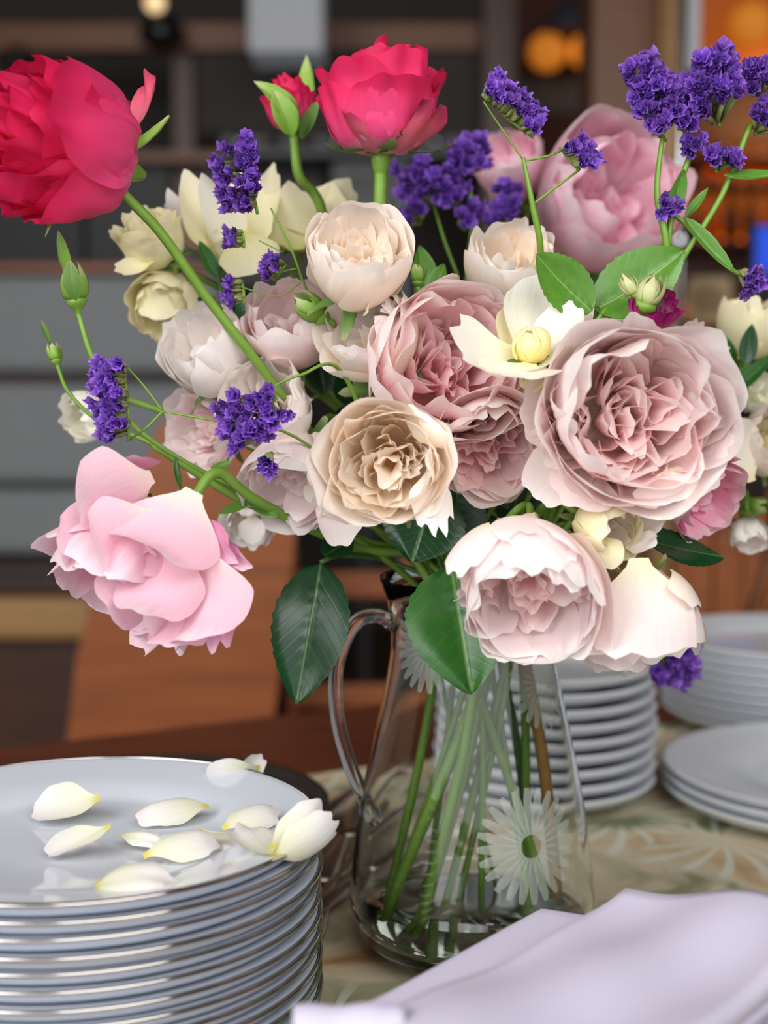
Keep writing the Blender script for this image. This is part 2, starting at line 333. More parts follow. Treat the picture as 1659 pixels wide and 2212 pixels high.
# ------------------------------------------------------------------ restaurant behind, built where it stands
def one(o, label, cat, group=None): return tag(o, label, cat, group)
BY = 5.6
def trim(a, b, n, Y=BY, th=.08, mat='wood_mid'): 
    o = pbox('trim_%d' % n, a, b, Y, th, M[mat]); struct(o); return o
trim((-80, 48), (1045, 108), 1); trim((372, 108), (424, 575), 2, BY+.09, .06, 'wood_dark'); trim((250, 326), (872, 350), 3, BY-.10, .09)
trim((1046, -60), (1112, 640), 4, BY-.2, .12, 'wood_dark')
# panels of the partition
pb = thing('wall_panelling', P(150, 570, BY+.1), 'dark green panelled partition above the grey banquette', 'panelling')
for x0, x1, y0, y1, mt in ((-80, 180, 352, 590, 'wall_dark'), (184, 370, 352, 590, 'wall_dark'), (426, 700, 352, 620, 'blind'), (426, 1044, 112, 290, 'wall')): pbox('panel', (x0, y0), (x1, y1), BY+.02, .05, M[mt], pb)
sh = thing('wall_shelf', P(760, 335, BY-.3), 'black wall shelf with small dark jars behind the crimson roses', 'shelf')
pbox('shelf_board', (476, 318), (1042, 338), BY-.34, .3, M['black'], sh); pbox('shelf_back', (476, 292), (1042, 318), BY-.06, .02, M['black'], sh)
for i in range(7):
    p = P(520+70*i, 318, BY-.2); v, f = lathe_data([(0, 0), (.022, 0), (.024, .02), (.02, .032), (.01, .036), (0, .036)], 14, tuple(p)); one(mesh('jar', v, f, M['chrome' if i % 3 == 0 else 'bottle_dark']), 'small dark jar on the black wall shelf' if i % 3 else 'small metal jar on the black wall shelf', 'jar', 'jars on the wall shelf')
lampw = thing('hanging_shade', P(615, 112, BY-.6), 'pale grey square lampshade hanging above the crimson roses', 'lamp')
a, b_ = P(535, -60, BY-.6), P(697, 112, BY-.6); box('shade', a.x, BY-.6, b_.z, b_.x, BY-.32, a.z, M['lampshade'], lampw, .01)
v, f = tube_data([((a.x+b_.x)/2, BY-.46, a.z), ((a.x+b_.x)/2, BY-.46, 3.1)], .008); mesh('cord', v, f, M['black'], lampw)
mon = thing('till_screen', P(790, 480, BY-.4), 'black till screen with faint lettering behind the crimson stems', 'screen')
pbox('screen', (716, 350), (860, 560), BY-.45, .04, M['black'], mon); 
for k in range(2): pbox('text_line', (745, 376+26*k), (835-20*k, 386+26*k), BY-.455, .004, M['blind'], mon, 0)
x_ = P(787, 0, BY-.4).x; box('stand', x_-.02, BY-.42, 0, x_+.02, BY-.38, P(787, 560, BY-.43).z, M['black'], mon)
one(box('metal_upright', P(862, 0, BY-.5).x, BY-.5, 0, P(880, 0, BY-.5).x, BY-.47, P(862, 345, BY-.5).z, M['steel_dark']), 'slim metal upright beside the till screen', 'post')
def sconce(px, py, R, mt, lb, Y=BY-.1):
    c = P(px, py, Y); s_ = thing('wall_lamp', c, lb, 'lamp'); v, f = lathe_data([(R*math.sin(math.pi*k/10)+1e-5, -R*math.cos(math.pi*k/10)) for k in range(11)], 20, tuple(c)); mesh('globe', v, f, M[mt], s_)
    v, f = tube_data([c, c+Vector((0, .1, -.02))], .012); mesh('arm', v, f, M['black'], s_); return s_
s_ = sconce(335, 6, .036, 'bulb_pale', 'small pale globe lamp on a black bracket high on the wall')
v, f = lathe_data([(.02, 0), (.07, -.03), (.085, -.09), (.06, -.11), (.0, -.11)], 20, tuple(P(348, 28, BY-.1))); mesh('shade', v, f, M['black'], s_)
s_ = sconce(38, 128, .05, 'black', 'black round wall lamp above the leaning crimson rose')
# recess with warm lamps, wooden columns, bar
struct(box('wall_recess', P(1112, 0, 6.3).x, 6.35, 0, P(1420, 0, 6.3).x, 6.4, 3.1, plain('oxblood_wall', rgb(74, 34, 20), rough=.7, scale=3)))
one(pbox('recess_panel', (1118, 168), (1290, 245), 6.31, .05, M['blind']), 'grey panel on the wall under the warm globe lamps', 'panel')
sconce(1182, 112, .075, 'bulb', 'warm orange globe lamp nearer the dark wooden column', 6.0); sconce(1266, 110, .07, 'bulb', 'warm orange globe lamp nearer the wide tan column', 6.0)
pl = thing('pendant_lamp', P(1230, 60, 5.9), 'dark blue-grey pendant lamp above the orange globes', 'lamp')
v, f = lathe_data([(.015, .1), (.05, .07), (.09, .0), (.085, -.01), (.04, .05), (0, .06)], 24, tuple(P(1228, 62, 5.9))); mesh('shade', v, f, plain('slate_shade', rgb(70, 74, 92), rough=.4), pl)
v, f = tube_data([P(1228, 10, 5.9), Vector((P(1228, 10, 5.9).x, P(1228, 10, 5.9).y, 3.1))], .006); mesh('cord', v, f, M['black'], pl)
cl = thing('wooden_column', P(1345, 900, 4.4), 'wide brown wooden column with a tan edge behind the statice', 'column')
x0, x1 = P(1282, 0, 4.4).x, P(1424, 0, 4.4).x; x2 = P(1470, 0, 4.4).x
box('shaft', x0, 4.4, 0, x1, 4.7, 3.1, M['wood_mid'], cl); box('edge_board', x1, 4.36, 0, x2, 4.7, 3.1, M['wood_tan'], cl)
pp = P(1479, 0, 3.6); po = thing('metal_pole', (pp.x, 3.6, 0), 'thin chrome floor-to-ceiling pole beside the tan column edge', 'pole')
v, f = tube_data([(pp.x, 3.6, 0), (pp.x, 3.6, 3.1)], .0095, 14); mesh('tube', v, f, M['chrome'], po)
v, f = lathe_data([(.010, 0), (.024, .003), (.024, .08), (.010, .085)], 16, (pp.x, 3.6, P(1479, 560, 3.6).z)); mesh('collar', v, f, M['chrome'], po)
a = P(1472, 150, 4.1); box('upper_sleeve', P(1474, 0, 4.1).x, 4.1, a.z, P(1514, 0, 4.1).x, 4.14, 3.1, M['lampshade'], po)
# back bar
bk = thing('back_bar', (P(1600, 0, 6).x, 6.05, 0), 'amber-lit back bar with shelves beside the wooden column', 'bar')
bx0, bx1 = P(1492, 0, 6.0).x, P(1900, 0, 6.0).x
def bz(y): return P(1600, y, 6.0).z
box('back_panel', bx0, 6.3, 0, bx1, 6.34, 3.1, plain('bar_back', rgb(70, 30, 12), rough=.5, scale=4), bk)
box('lit_panel', bx0+.02, 6.27, bz(126), bx1, 6.295, bz(-60), M['amber'], bk)
box('lit_panel', bx0+.02, 6.27, bz(516), bx1, 6.295, bz(400), M['amber'], bk); box('lit_panel', bx0+.02, 6.27, bz(388), bx1, 6.295, bz(350), M['amber'], bk)
for y in (150, 330, 392, 520, 700, 850): box('shelf', bx0, 5.98, bz(y)-.02, bx1, 6.28, bz(y), M['wood_dark'], bk)
for y in (378, 508, 662): box('light_strip', bx0+.02, 6.22, bz(y)-.006, bx1, 6.24, bz(y)+.012, M['strip'], bk)
box('front_counter', bx0, 5.6, 0, bx1, 5.95, bz(900), M['wood_dark'], bk)
sconce(1622, 52, .085, 'bulb', 'large glowing orange globe over the back bar', 5.9)
for i in range(8):
    c = P(1510+34*i, 684, 5.95); v, f = lathe_data([(.033*math.sin(math.pi*k/8)+1e-5, .033-.033*math.cos(math.pi*k/8)) for k in range(9)], 14, (c.x, 6.08, bz(700))); one(mesh('tea_light', v, f, M['bulb']), 'small glowing orange tea light on the lower bar shelf', 'light', 'tea lights on the bar shelf')
g = random.Random(9)
for row, (y, n) in enumerate(((520, 11), (392, 11), (330, 10))):
    for i in range(n):
        x = bx0+.06+.075*i+g.uniform(-.008, .008); h = g.uniform(.15, .21)*(1 if row == 0 else .5); r = g.uniform(.022, .03)
        v, f = lathe_data([(0, 0), (r, 0), (r, h*.55), (r*.85, h*.64), (r*.35, h*.74), (r*.35, h*.97), (r*.4, h), (0, h)], 12, (x, 6.12, bz(y)))
        k = g.choice(['bottle', 'bottle', 'bottle_dark']) if row == 0 else g.choice(['bottle', 'bottle_dark', 'bottle_dark'])
        one(mesh('bottle', v, f, M[k]), ('amber glass bottle' if k == 'bottle' else 'dark glass bottle')+(' on the brightly lit bar shelf', ' on the narrow upper bar shelf', ' on the top bar shelf')[row], 'bottle', ('bottles on the lit shelf', 'bottles on the narrow shelf', 'bottles on the top shelf')[row])
l = bpy.data.lights.new('bar_glow', 'AREA'); l.energy = 7; l.size = .7; l.size_y = .5; l.shape = 'RECTANGLE'; l.color = (1, .5, .15); o = bpy.data.objects.new('bar_glow', l); C.objects.link(o); o.location = ((bx0+.6), 5.95, bz(200)); o.rotation_euler = (math.radians(60), 0, 0)
ts = thing('blue_monitor', P(1660, 590, 5.0), 'small glowing blue monitor in a black frame at the bar', 'screen')
pbox('frame', (1626, 482), (1720, 600), 5.0, .04, M['black'], ts); pbox('display', (1636, 490), (1712, 592), 4.995, .006, M['screen'], ts, 0); x_ = P(1672, 0, 5.0).x; box('stand', x_-.015, 5.0, 0, x_+.015, 5.04, P(1672, 600, 5.0).z, M['black'], ts)
cd = thing('menu_card', P(1530, 700, 4.6), 'tan framed menu card with brown print at the bar', 'card')
pbox('card_board', (1484, 598), (1580, 694), 4.6, .015, M['card'], cd); pbox('print', (1506, 622), (1556, 672), 4.596, .004, M['card_print'], cd, 0); pbox('print_centre', (1521, 637), (1541, 657), 4.593, .003, M['card'], cd, 0); x_ = P(1532, 0, 4.6).x; box('stand', x_-.015, 4.6, 0, x_+.015, 4.63, P(1532, 694, 4.6).z, M['wood_mid'], cd)
# grey banquette with dark seat and tan front board
bn = thing('banquette', (P(100, 0, 4.3).x, 4.3, 0), 'grey upholstered banquette back with wooden rail and tan-edged seat', 'bench')
lx, rx = P(-260, 0, 4.3).x, P(470, 0, 4.3).x
def yz(y, Y): return P(100, y, Y).z
box('top_rail', lx, 4.27, yz(590, 4.3), rx, 4.5, yz(570, 4.3), M['wood'], bn)
box('back_frame', lx, 4.42, 0, rx, 4.5, yz(590, 4.3), M['wood_dark'], bn)
for y0, y1 in ((592, 806), (828, 1046), (1056, 1200)): box('back_cushion', lx, 4.3, yz(y1, 4.3), rx, 4.42, yz(y0, 4.3), M['seat_grey'], bn, .03)
box('seat_cushion', lx, 3.75, yz(1290, 3.7), rx, 4.3, yz(1270, 3.7), M['wood_dark'], bn, .02)
box('front_board', lx, 3.70, yz(1385, 3.7), P(182, 0, 3.7).x, 3.76, yz(1292, 3.7), M['wood_tan'], bn, .02)
box('seat_base', lx, 3.80, 0, rx, 4.3, yz(1385, 3.7), M['wood_dark'], bn)
# dining chairs
def shell(name, pix, Y, th, mat, parent, lean=0.):
    """board with the outline of the pixel list at distance Y, given its thickness"""
    f_ = [P(x, y, Y+lean*(pix[0][1]-y)*-1e-3) for x, y in pix]; n = len(f_); v = [tuple(p) for p in f_]+[(p.x, p.y+th, p.z) for p in f_]
    return mesh(name, v, [tuple(range(n))[::-1], tuple(range(n, 2*n))]+[(i, (i+1) % n, (i+1) % n+n, i+n) for i in range(n)], mat, parent, smooth=False)
ch = thing('dining_chair', (P(390, 0, 2.6).x, 2.6, 0), 'orange-brown wooden chair with a solid back behind the plates', 'chair')
shell('backrest', [(345, 915), (420, 895), (600, 905), (655, 930), (648, 1060), (612, 1400), (580, 1640), (140, 1640), (165, 1420), (215, 1230), (290, 1060)], 2.55, .025, M['wood'], ch)
cx0, cx1 = P(150, 0, 2.55).x, P(590, 0, 2.55).x; box('seat', cx0, 2.1, .43, cx1, 2.58, .455, M['wood'], ch)
for x in (cx0+.02, cx1-.02):
    for y in (2.13, 2.55): box('leg', x-.016, y-.016, 0, x+.016, y+.016, .43, M['wood_dark'], ch)
ch = thing('dining_chair', (P(770, 0, 2.9).x, 2.9, 0), 'wooden chair with open ladder back behind the jug handle', 'chair')
for a, b_, nm in (((618, 1180), (644, 1640), 'back_post'), ((868, 1180), (892, 1640), 'back_post'), ((640, 1236), (872, 1292), 'back_rail'), ((640, 1480), (872, 1530), 'back_rail')): pbox(nm, a, b_, 2.8, .03, M['wood'], ch)
a, b_ = P(618, 0, 2.8).x, P(892, 0, 2.8).x; box('seat', a, 2.42, .43, b_, 2.82, .455, M['wood_dark'], ch)
for x in (a+.015, b_-.015):
    for y in (2.45, 2.8): box('leg', x-.014, y-.014, 0, x+.014, y+.014, .435 if y < 2.7 else P(0, 1640, 2.8).z+.01, M['wood_dark'], ch)
ch = thing('dining_chair', (P(1560, 0, 2.9).x, 2.9, 0), 'brown wooden chair with a slatted back beyond the far plates', 'chair')
for a, b_, nm in (((1462, 1060), (1484, 1460), 'back_post'), ((1662, 1060), (1690, 1460), 'back_post'), ((1484, 1090), (1662, 1140), 'back_rail'), ((1490, 1140), (1536, 1460), 'back_slat'), ((1546, 1140), (1600, 1460), 'back_slat'), ((1610, 1140), (1656, 1460), 'back_slat')): pbox(nm, a, b_, 2.8, .025, M['wood'], ch)
a, b_ = P(1462, 0, 2.8).x, P(1690, 0, 2.8).x; box('seat', a, 2.42, .43, b_, 2.83, .455, M['wood_dark'], ch)
for x in (a+.015, b_-.015):
    for y in (2.45, 2.8): box('leg', x-.014, y-.014, 0, x+.014, y+.014, .435 if y < 2.7 else P(0, 1460, 2.8).z+.01, M['wood_dark'], ch)
# ------------------------------------------------------------------ petals and blooms
def smooth(x): x = np.clip(x, 0, 1); return x*x*(3-2*x)
def outline(U, Vv, rng, tip=0.0, rag=.03, base=.22, top=.30, wide=.62):
    """length factor and half-width factor of a petal grid, U -1..1, Vv 0..1"""
    ph = rng.uniform(0, 6.28, 4); k = rng.uniform(2.0, 7.5, 4)
    edge = sum(np.sin(k[i]*U*1.6+ph[i])/(1+i*.4) for i in range(4))*rag
    tl = 1 - top*np.abs(U)**2.4 + tip*np.exp(-(U/.22)**2) + edge
    s = Vv*tl
    w = base + (1-base)*smooth(s/wide)
    w = w*(1-.10*Vv**4) + .5*edge*Vv*Vv
    return s, w
def wobble(U, s, rng, n=4):
    d = np.zeros_like(U)
    for i in range(n):
        d += np.sin(rng.uniform(1.2, 4.2)*U*(1+.4*i)+rng.uniform(1.0, 4.5)*s+rng.uniform(0, 6.28))/(1+.5*i)
    return d/2.2
def petal_pts(L, W, phis, cup, rng, r0=0, z0=0, ruffle=.04, curl=0., scurl=0., fold=0., tip=0., rag=.03, nu=11, nv=10, base=.22, top=.3, wide=.62, frill=0., wr=0.):
    """petal growing from (r0,0,z0) in the x-z plane; z = bloom axis. phis = lean from axis at claw, middle, lip (degrees)"""
    u = np.linspace(-1, 1, nu); v = np.linspace(0, 1, nv); U, Vv = np.meshgrid(u, v)
    s, w = outline(U, Vv, rng, tip, rag, base, top, wide)
    tt = np.linspace(0, 1.3, 66); a, b, c = [math.radians(x) for x in phis]
    ph = np.where(tt < .5, a+(b-a)*smooth(tt/.5), b+(c-b)*smooth((tt-.5)/.5))
    dr = np.sin(ph)*L*(tt[1]-tt[0]); dz = np.cos(ph)*L*(tt[1]-tt[0])
    R = np.concatenate([[0], np.cumsum(dr)[:-1]]); Z = np.concatenate([[0], np.cumsum(dz)[:-1]])
    cr = np.interp(s, tt, R)+r0; cz = np.interp(s, tt, Z)+z0; cp = np.interp(s, tt, ph)
    ang = U*cup*w if abs(cup) > 1e-3 else U*1e-3
    cc = cup if abs(cup) > 1e-3 else 1e-3
    lat = W/cc*np.sin(ang); inn = W/cc*(1-np.cos(ang))
    inn = inn + wobble(U, s, rng)*ruffle*L*(.15+s**2) - curl*L*smooth((s-.72)/.28)**2 - scurl*L*np.abs(U)**4*smooth(s/.5) + fold*W*np.abs(U)
    if frill:
        k = rng.uniform(3.5, 7); inn = inn + frill*L*np.sin(k*U+rng.uniform(0, 6.28)+3*s)*smooth((s-.55)/.45)
    if wr:
        for _ in range(5):
            a1, a2 = rng.uniform(4, 12, 2); inn = inn + wr*L*np.sin(a1*U+rng.uniform(-1, 1)*a2*s*1.3+rng.uniform(0, 6.28))*(.3+s)*.5
    x = cr - np.cos(cp)*inn; z = cz + np.sin(cp)*inn
    pts = np.stack([x.ravel(), lat.ravel(), z.ravel()], 1)
    uv = np.stack([(U.ravel()+1)/2, np.clip(s.ravel(), 0, 1)], 1)
    return pts, gridfaces(nu, nv), uv
def rotz(p, a):
    c, s = math.cos(a), math.sin(a); q = p.copy(); q[:, 0] = c*p[:, 0]-s*p[:, 1]; q[:, 1] = s*p[:, 0]+c*p[:, 1]; return q
def frame(axis, roll=0):
    z = Vector(axis).normalized(); a = UP if abs(z.dot(UP)) < .95 else -FWD
    x = a.cross(z).normalized(); y = z.cross(x)
    x2 = x*math.cos(roll)+y*math.sin(roll); y2 = y*math.cos(roll)-x*math.sin(roll)
    return np.array([x2, y2, z]).T
class Bloom:
    def __init__(s, root, base, axis, roll=0, seed=1, stretch=1.0):
        s.root = root; s.base = np.array(base); s.F = frame(axis, roll); s.rng = np.random.default_rng(seed); s.stretch = stretch
    def put(s, pts, faces, uv, mat, name='petal', th=0.):
        p = rotz(pts, th)
        p[:, 2] *= s.stretch
        w = p @ s.F.T + s.base
        return mesh(name, w, faces, mat, s.root, uv)
    def ring(s, n, R, L, W, phis, cup, mat, jit=.25, th0=None, twist=0., vary=.1, name='petal', mats=None, **kw):
        g = s.rng; th0 = g.uniform(0, 6.28) if th0 is None else th0
        for i in range(n):
            th = th0+2*math.pi*i/n+g.uniform(-jit, jit)*2*math.pi/n
            l = L*(1+g.uniform(-vary, vary)); w = W*(1+g.uniform(-vary, vary)); d = g.uniform(-7, 7)
            pts, f, uv = petal_pts(l, w, (phis[0], phis[1]+d, phis[2]+1.7*d), cup*(1+g.uniform(-.2, .2)), g, **kw)
            if twist:
                c = np.array([pts[:, 0].mean(), 0, 0]); pts = rotz(pts-c, g.uniform(-twist, twist))+c
            pts[:, 0] += R
            s.put(pts, f, uv, (mats[i % len(mats)] if mats else mat), name, th)
def ring_fit(R, phis):
    """length for which a petal with these leans reaches radius R"""
    tt = np.linspace(0, 1, 51); a, b, c = [math.radians(x) for x in phis]
    ph = np.where(tt < .5, a+(b-a)*smooth(tt/.5), b+(c-b)*smooth((tt-.5)/.5))
    r = np.cumsum(np.sin(ph))*(tt[1]-tt[0]); return R/max(r.max(), .15)
def garden(bl, R, out, mid, inn, o=.2, n_out=6, n_mid=7, rings=((.72, 9), (.56, 8), (.40, 7), (.25, 6), (.12, 4)), depth=.86, frill=.03, quarter=4, core=None, spread=1.0):
    """many-petalled cupped rose: two or three courses of broad cupped guard petals round a packed, quartered heart"""
    g = bl.rng
    p = (88, 20+40*o, -28+95*o); L = ring_fit(R*.96, p)
    bl.ring(n_out, 0, L, R*1.0*spread, p, 1.1-.3*o, out, ruffle=.04, frill=.012, curl=.03+.05*o, rag=.02, nu=17, nv=14, jit=.3, top=.2, wide=.5)
    p = (84, 20+30*o, -28+70*o); L2 = ring_fit(R*.92, p)
    bl.ring(n_out, 0, L2, R*.86, p, 1.1, out, ruffle=.045, frill=.015, rag=.025, curl=.02, nu=15, nv=13, z0=.03*R, top=.22, wide=.5)
    p = (78, 18+25*o, -20+50*o); L3 = ring_fit(R*.83, p)
    bl.ring(n_mid, 0, L3, R*.6, p, .95, mid, ruffle=.06, rag=.03, frill=frill*.7, z0=.06*R, top=.24, nu=13, nv=12)
    ztop = R*(1.16-.42*o)*depth
    for rr, n in rings:
        lean = 30*rr
        for i in range(n):
            th = 2*math.pi*(i+.5*g.uniform(-1, 1))/n + rr*5
            qd = round(th/(2*math.pi/quarter))*(2*math.pi/quarter); th = th+(qd-th)*.4
            Lp = ztop*g.uniform(.82, 1.08)*(1.0-.12*(1-rr)); Wp = R*g.uniform(.26, .44)*(.7+.45*rr)
            ph = (lean*.8+5, lean*.8+g.uniform(-9, 9), lean*.7+g.uniform(-28, 46))
            cup = g.choice([1.3, 1.0, 1.7, .7, -.7])
            pts, f, uv = petal_pts(Lp, Wp, ph, cup, g, r0=0, z0=.05*R, ruffle=.07, frill=frill*.8, rag=.035, fold=g.choice([0, 0, .3]), nu=11, nv=9, base=.35, wide=.65, top=.26)
            tw = g.uniform(-1.0, 1.0)*(.35+.7*(1-rr))
            pts = rotz(pts, tw); pts[:, 0] += R*rr*.78
            bl.put(pts, f, uv, core if (core is not None and rr < .3) else inn, 'petal', th)
def calyx(bl, R, mat=None, hip=True, droop=(70, 105, 130), L=1.0, n=5, W=.17):
    mat = mat or M['sepal']
    if hip:
        pr = [(.03, -.42), (.07, -.40), (.12, -.28), (.165, -.14), (.17, -.04), (.12, .03), (.02, .05)]
        v, f = lathe_data([(r*R, z*R) for r, z in pr], 14); w = np.array(v) @ bl.F.T + bl.base
        keep = bl.root; bl.root = mesh('hip', w, f, M['stem'], bl.root)
    bl.ring(n, R*.12, R*L, R*W, droop, .5, mat, name='sepal', jit=.2, vary=.2, ruffle=.05, rag=.02, base=.9, wide=.2, top=.85, nu=7, nv=11)
    if hip: bl.root = keep
def free_petal(root, b, t, wpx, mat, nrm=(0, 0, 1), bow=.15, cup=.8, curl=0., ruffle=.03, frill=0., tip=0., rag=.025, seed=0, nu=15, nv=14, base=.25, top=.3, wide=.62, twist=0., name='petal', scurl=0., fold=0.):
    """petal laid from claw b=(px,py,Y) to lip t=(px,py,Y); nrm = side its hollow faces (right, up, toward viewer)"""
    rng = np.random.default_rng(seed+int(b[0])*7+int(t[1])*13)
    if base >= .5: base, wide = .16, .40
    B = np.array(P(*b)); T = np.array(P(*t)); ax = T-B; L = np.linalg.norm(ax); ax = ax/L
    n = np.array(V(*nrm)); n = n-ax*n.dot(ax); n /= np.linalg.norm(n); lat = np.cross(ax, n)
    W = S(wpx, (b[2]+t[2])/2)/2
    u = np.linspace(-1, 1, nu); v = np.linspace(0, 1, nv); U, Vv = np.meshgrid(u, v)
    s, w = outline(U, Vv, rng, tip, rag, base, top, wide)
    ang = U*cup*w if abs(cup) > 1e-3 else U*1e-3; cc = cup if abs(cup) > 1e-3 else 1e-3
    la = W/cc*np.sin(ang)/ (np.sin(abs(cc))/abs(cc) if abs(cc) < 1.5 else .66); h = W/cc*(1-np.cos(ang))
    h = h - bow*L*4*s*(1-s) + wobble(U, s, rng)*ruffle*L*(.15+s**2) - curl*L*smooth((s-.7)/.3)**2 - scurl*L*np.abs(U)**4*smooth(s/.5) + fold*W*np.abs(U)
    if frill:
        k = rng.uniform(5, 9); h = h+frill*L*np.sin(k*U+rng.uniform(0, 6.28)+3*s)*smooth((s-.55)/.45)
    if twist:
        a = twist*s; la, h = la*np.cos(a)-h*np.sin(a), la*np.sin(a)+h*np.cos(a)
    w3 = B + np.outer(s.ravel()*L, ax) + np.outer(la.ravel(), lat) + np.outer(h.ravel(), n)
    uv = np.stack([(U.ravel()+1)/2, np.clip(s.ravel(), 0, 1)], 1)
    return mesh(name, w3, gridfaces(nu, nv), mat, root, uv)
def leaf(root, b, t, wpx, mat, nrm=(0, 0, 1), bow=.08, fold=.25, teeth=11, seed=0, name='leaf', stalk=True, droop=0.):
    rng = np.random.default_rng(seed+int(b[0])+int(t[0])*3)
    B = np.array(P(*b)); T = np.array(P(*t)); ax = T-B; L = np.linalg.norm(ax); ax /= L
    n = np.array(V(*nrm)); n = n-ax*n.dot(ax); n /= np.linalg.norm(n); lat = np.cross(ax, n); W = S(wpx, (b[2]+t[2])/2)/2
    nu, nv = 13, 4*teeth+1; u = np.linspace(-1, 1, nu); v = np.linspace(0, 1, nv); U, Vv = np.meshgrid(u, v)
    w = np.sin(math.pi*np.clip(Vv, 0, 1)**.82)**.72*(1-.25*Vv); w = np.maximum(w/ w.max(), .01)
    saw = (Vv*teeth) % 1.0; w = w*(1-.07*saw*np.abs(U)**6*(Vv < .97))
    s = Vv + .10*np.abs(U)*np.sin(math.pi*Vv)*.6
    vein = np.sin((Vv-.31*np.abs(U))*9*2*math.pi)*.012*L*(1-np.abs(U))*(np.abs(U) > .05)
    h = fold*W*np.abs(U)*w - bow*L*4*s*(1-s) - droop*L*s*s + wobble(U, s, rng)*.02*L + vein*.4
    w3 = B + np.outer(s.ravel()*L, ax) + np.outer((U*w*W).ravel(), lat) + np.outer(h.ravel(), n)
    uv = np.stack([(U.ravel()*w.ravel()+1)/2, Vv.ravel()], 1)
    return mesh(name, w3, gridfaces(nu, nv), mat, root, uv)
def tube(name, pts, rad, mat, root, n=8, flat=1.0):
    v, f = tube_data(pts, rad, n, flat=flat); return mesh(name, v, f, mat, root)
# ------------------------------------------------------------------ where stems run: through the jug's neck to its floor
JY = .94; JC = P(1018, 2050, JY); JC.z = TABLE
NECK_Z = P(1018, 1262, JY).z
_srng = random.Random(5)
def neck_pt(a=None, r=None):
    a = _srng.uniform(0, 6.28) if a is None else a; r = .034*math.sqrt(_srng.random()) if r is None else r
    return Vector((JC.x+r*math.cos(a), JC.y+r*math.sin(a), NECK_Z-.01))
def stem_path(base, outdir, foot=None, via=(), neck=None, reach=.05):
    """from the bloom's base down to the neck, then on to a foot inside the jug"""
    base = Vector(base); outdir = Vector(outdir).normalized()
    nk = neck or neck_pt(); pts = [base, base+outdir*reach*.5]
    for q in via: pts.append(P(*q))
    d = (pts[-1]-nk)
    if not via: pts.append(nk + Vector((d.x*.45, d.y*.45, d.z*.62)))
    pts += [nk]
    if foot is not None: pts += [Vector(foot)]
    else: pts += [nk+Vector((_srng.uniform(-.006, .006), _srng.uniform(-.006, .006), -.03))]
    return crom(pts, 7)
def foot_px(px, py, Y):
    p = P(px, py, Y); p.z = max(p.z, TABLE+.014)
    d = Vector((p.x-JC.x, p.y-JC.y)); 
    if d.length > .058: d = d.normalized()*.058
    return Vector((JC.x+d.x, JC.y+d.y, p.z))
def rose(name, label, px, py, Y, rpx, axis, roll=0, seed=1, stem=True, foot=None, via=(), srad=.0023, smat='stem', stretch=1., back=.55, group=None, reach=.05):
    ax = V(*axis); R = S(rpx, Y); base = P(px, py, Y)-ax*R*back
    path = stem_path(base-ax*R*.3, -ax, foot, via, reach=reach) if stem else None
    loc = path[-1] if stem else base
    root = thing(name, loc, label, 'rose', group)
    if stem: tube('stem', path, [srad*(1.0 if i < len(path)-2 else .95) for i in range(len(path))], M[smat], root)
    return root, Bloom(root, base, ax, roll, seed, stretch), R
def bud(root, px, py, Y, rpx, axis, body='greenbud', seed=1, sep='greenbud', long=1.9, tips=1.0, tipmat=None):
    """closed bud: wrapped petals inside, five sepals hugging it, hip below"""
    ax = V(*axis); R = S(rpx, Y); bl = Bloom(root, P(px, py, Y)-ax*R*long*.45, ax, seed, seed)
    bl.ring(3, R*.05, R*long, R*.9, (75, 5, -32), 1.5, M[tipmat or body], ruffle=.02, rag=.01, top=.7, tip=.1, base=.5, nu=11, nv=10)
    pr = [(.16, -.75), (.2, -.6), (.42, -.34), (.62, -.12), (.6, .1), (.3, .2)]
    v, f = lathe_data([(r*R, z*R) for r, z in pr], 12); bl.root = mesh('hip', np.array(v) @ bl.F.T + bl.base, f, M['stem'], root)
    bl.ring(5, R*.12, R*long*1.02*tips, R*.62, (88, 6, -26), .9, M[sep], name='sepal', ruffle=.02, rag=.01, top=.75, tip=.28, base=.6, wide=.35, nu=9, nv=11, vary=.12)
    return Vector(bl.base) - ax*R*.6
# ------------------------------------------------------------------ statice
def floret_meshes():
    out = []
    for k in range(9):
        g = np.random.default_rng(100+k); v = []; uv = []; f = []
        for q in range(3):                                    # three papery trumpets crumpled together
            nu, nv = 16, 4; n0 = len(v); tl = g.uniform(-.45, .45, 2) if q else np.zeros(2); ph = g.uniform(0, 6.28); sc = 1.0 if q == 0 else g.uniform(.6, .85); of = g.uniform(-.35, .35, 2) if q else np.zeros(2)
            for jj in range(nv):
                t = jj/(nv-1)
                for i in range(nu):
                    a = 2*math.pi*i/nu; r = sc*(.10+.72*t**1.5)*(1+.14*math.sin(5*a+ph)*t+(.12 if i % 2 else -.12)*t+g.uniform(-.10, .10)*t)
                    x, y, z = r*math.cos(a), r*math.sin(a), sc*(1.35*t+(.20*math.sin(3*a+ph)+.10*math.sin(5*a))*t*t)+g.uniform(-.09, .09)*t
                    v.append((x+z*tl[0]+of[0]*t, y+z*tl[1]+of[1]*t, z)); uv.append((i/nu, t))
            f += [tuple(c+n0 for c in ff) for ff in gridfaces(nu, nv, True)]
        me = bpy.data.meshes.new('floret'); me.from_pydata(v, [], f); l = me.uv_layers.new(name='UVMap')
        idx = np.empty(len(me.loops), dtype=np.int32); me.loops.foreach_get('vertex_index', idx); l.data.foreach_set('uv', np.asarray(uv, dtype=np.float32)[idx].ravel())
        me.polygons.foreach_set('use_smooth', [False]*len(me.polygons)); me.materials.append(M['statice']); out.append(me)
    return out
FLORET = floret_meshes()
def join(parts):
    v = []; f = []
    for a, b in parts:
        n = len(v); v += list(a); f += [tuple(q+n for q in t) for t in b]
    return v, f
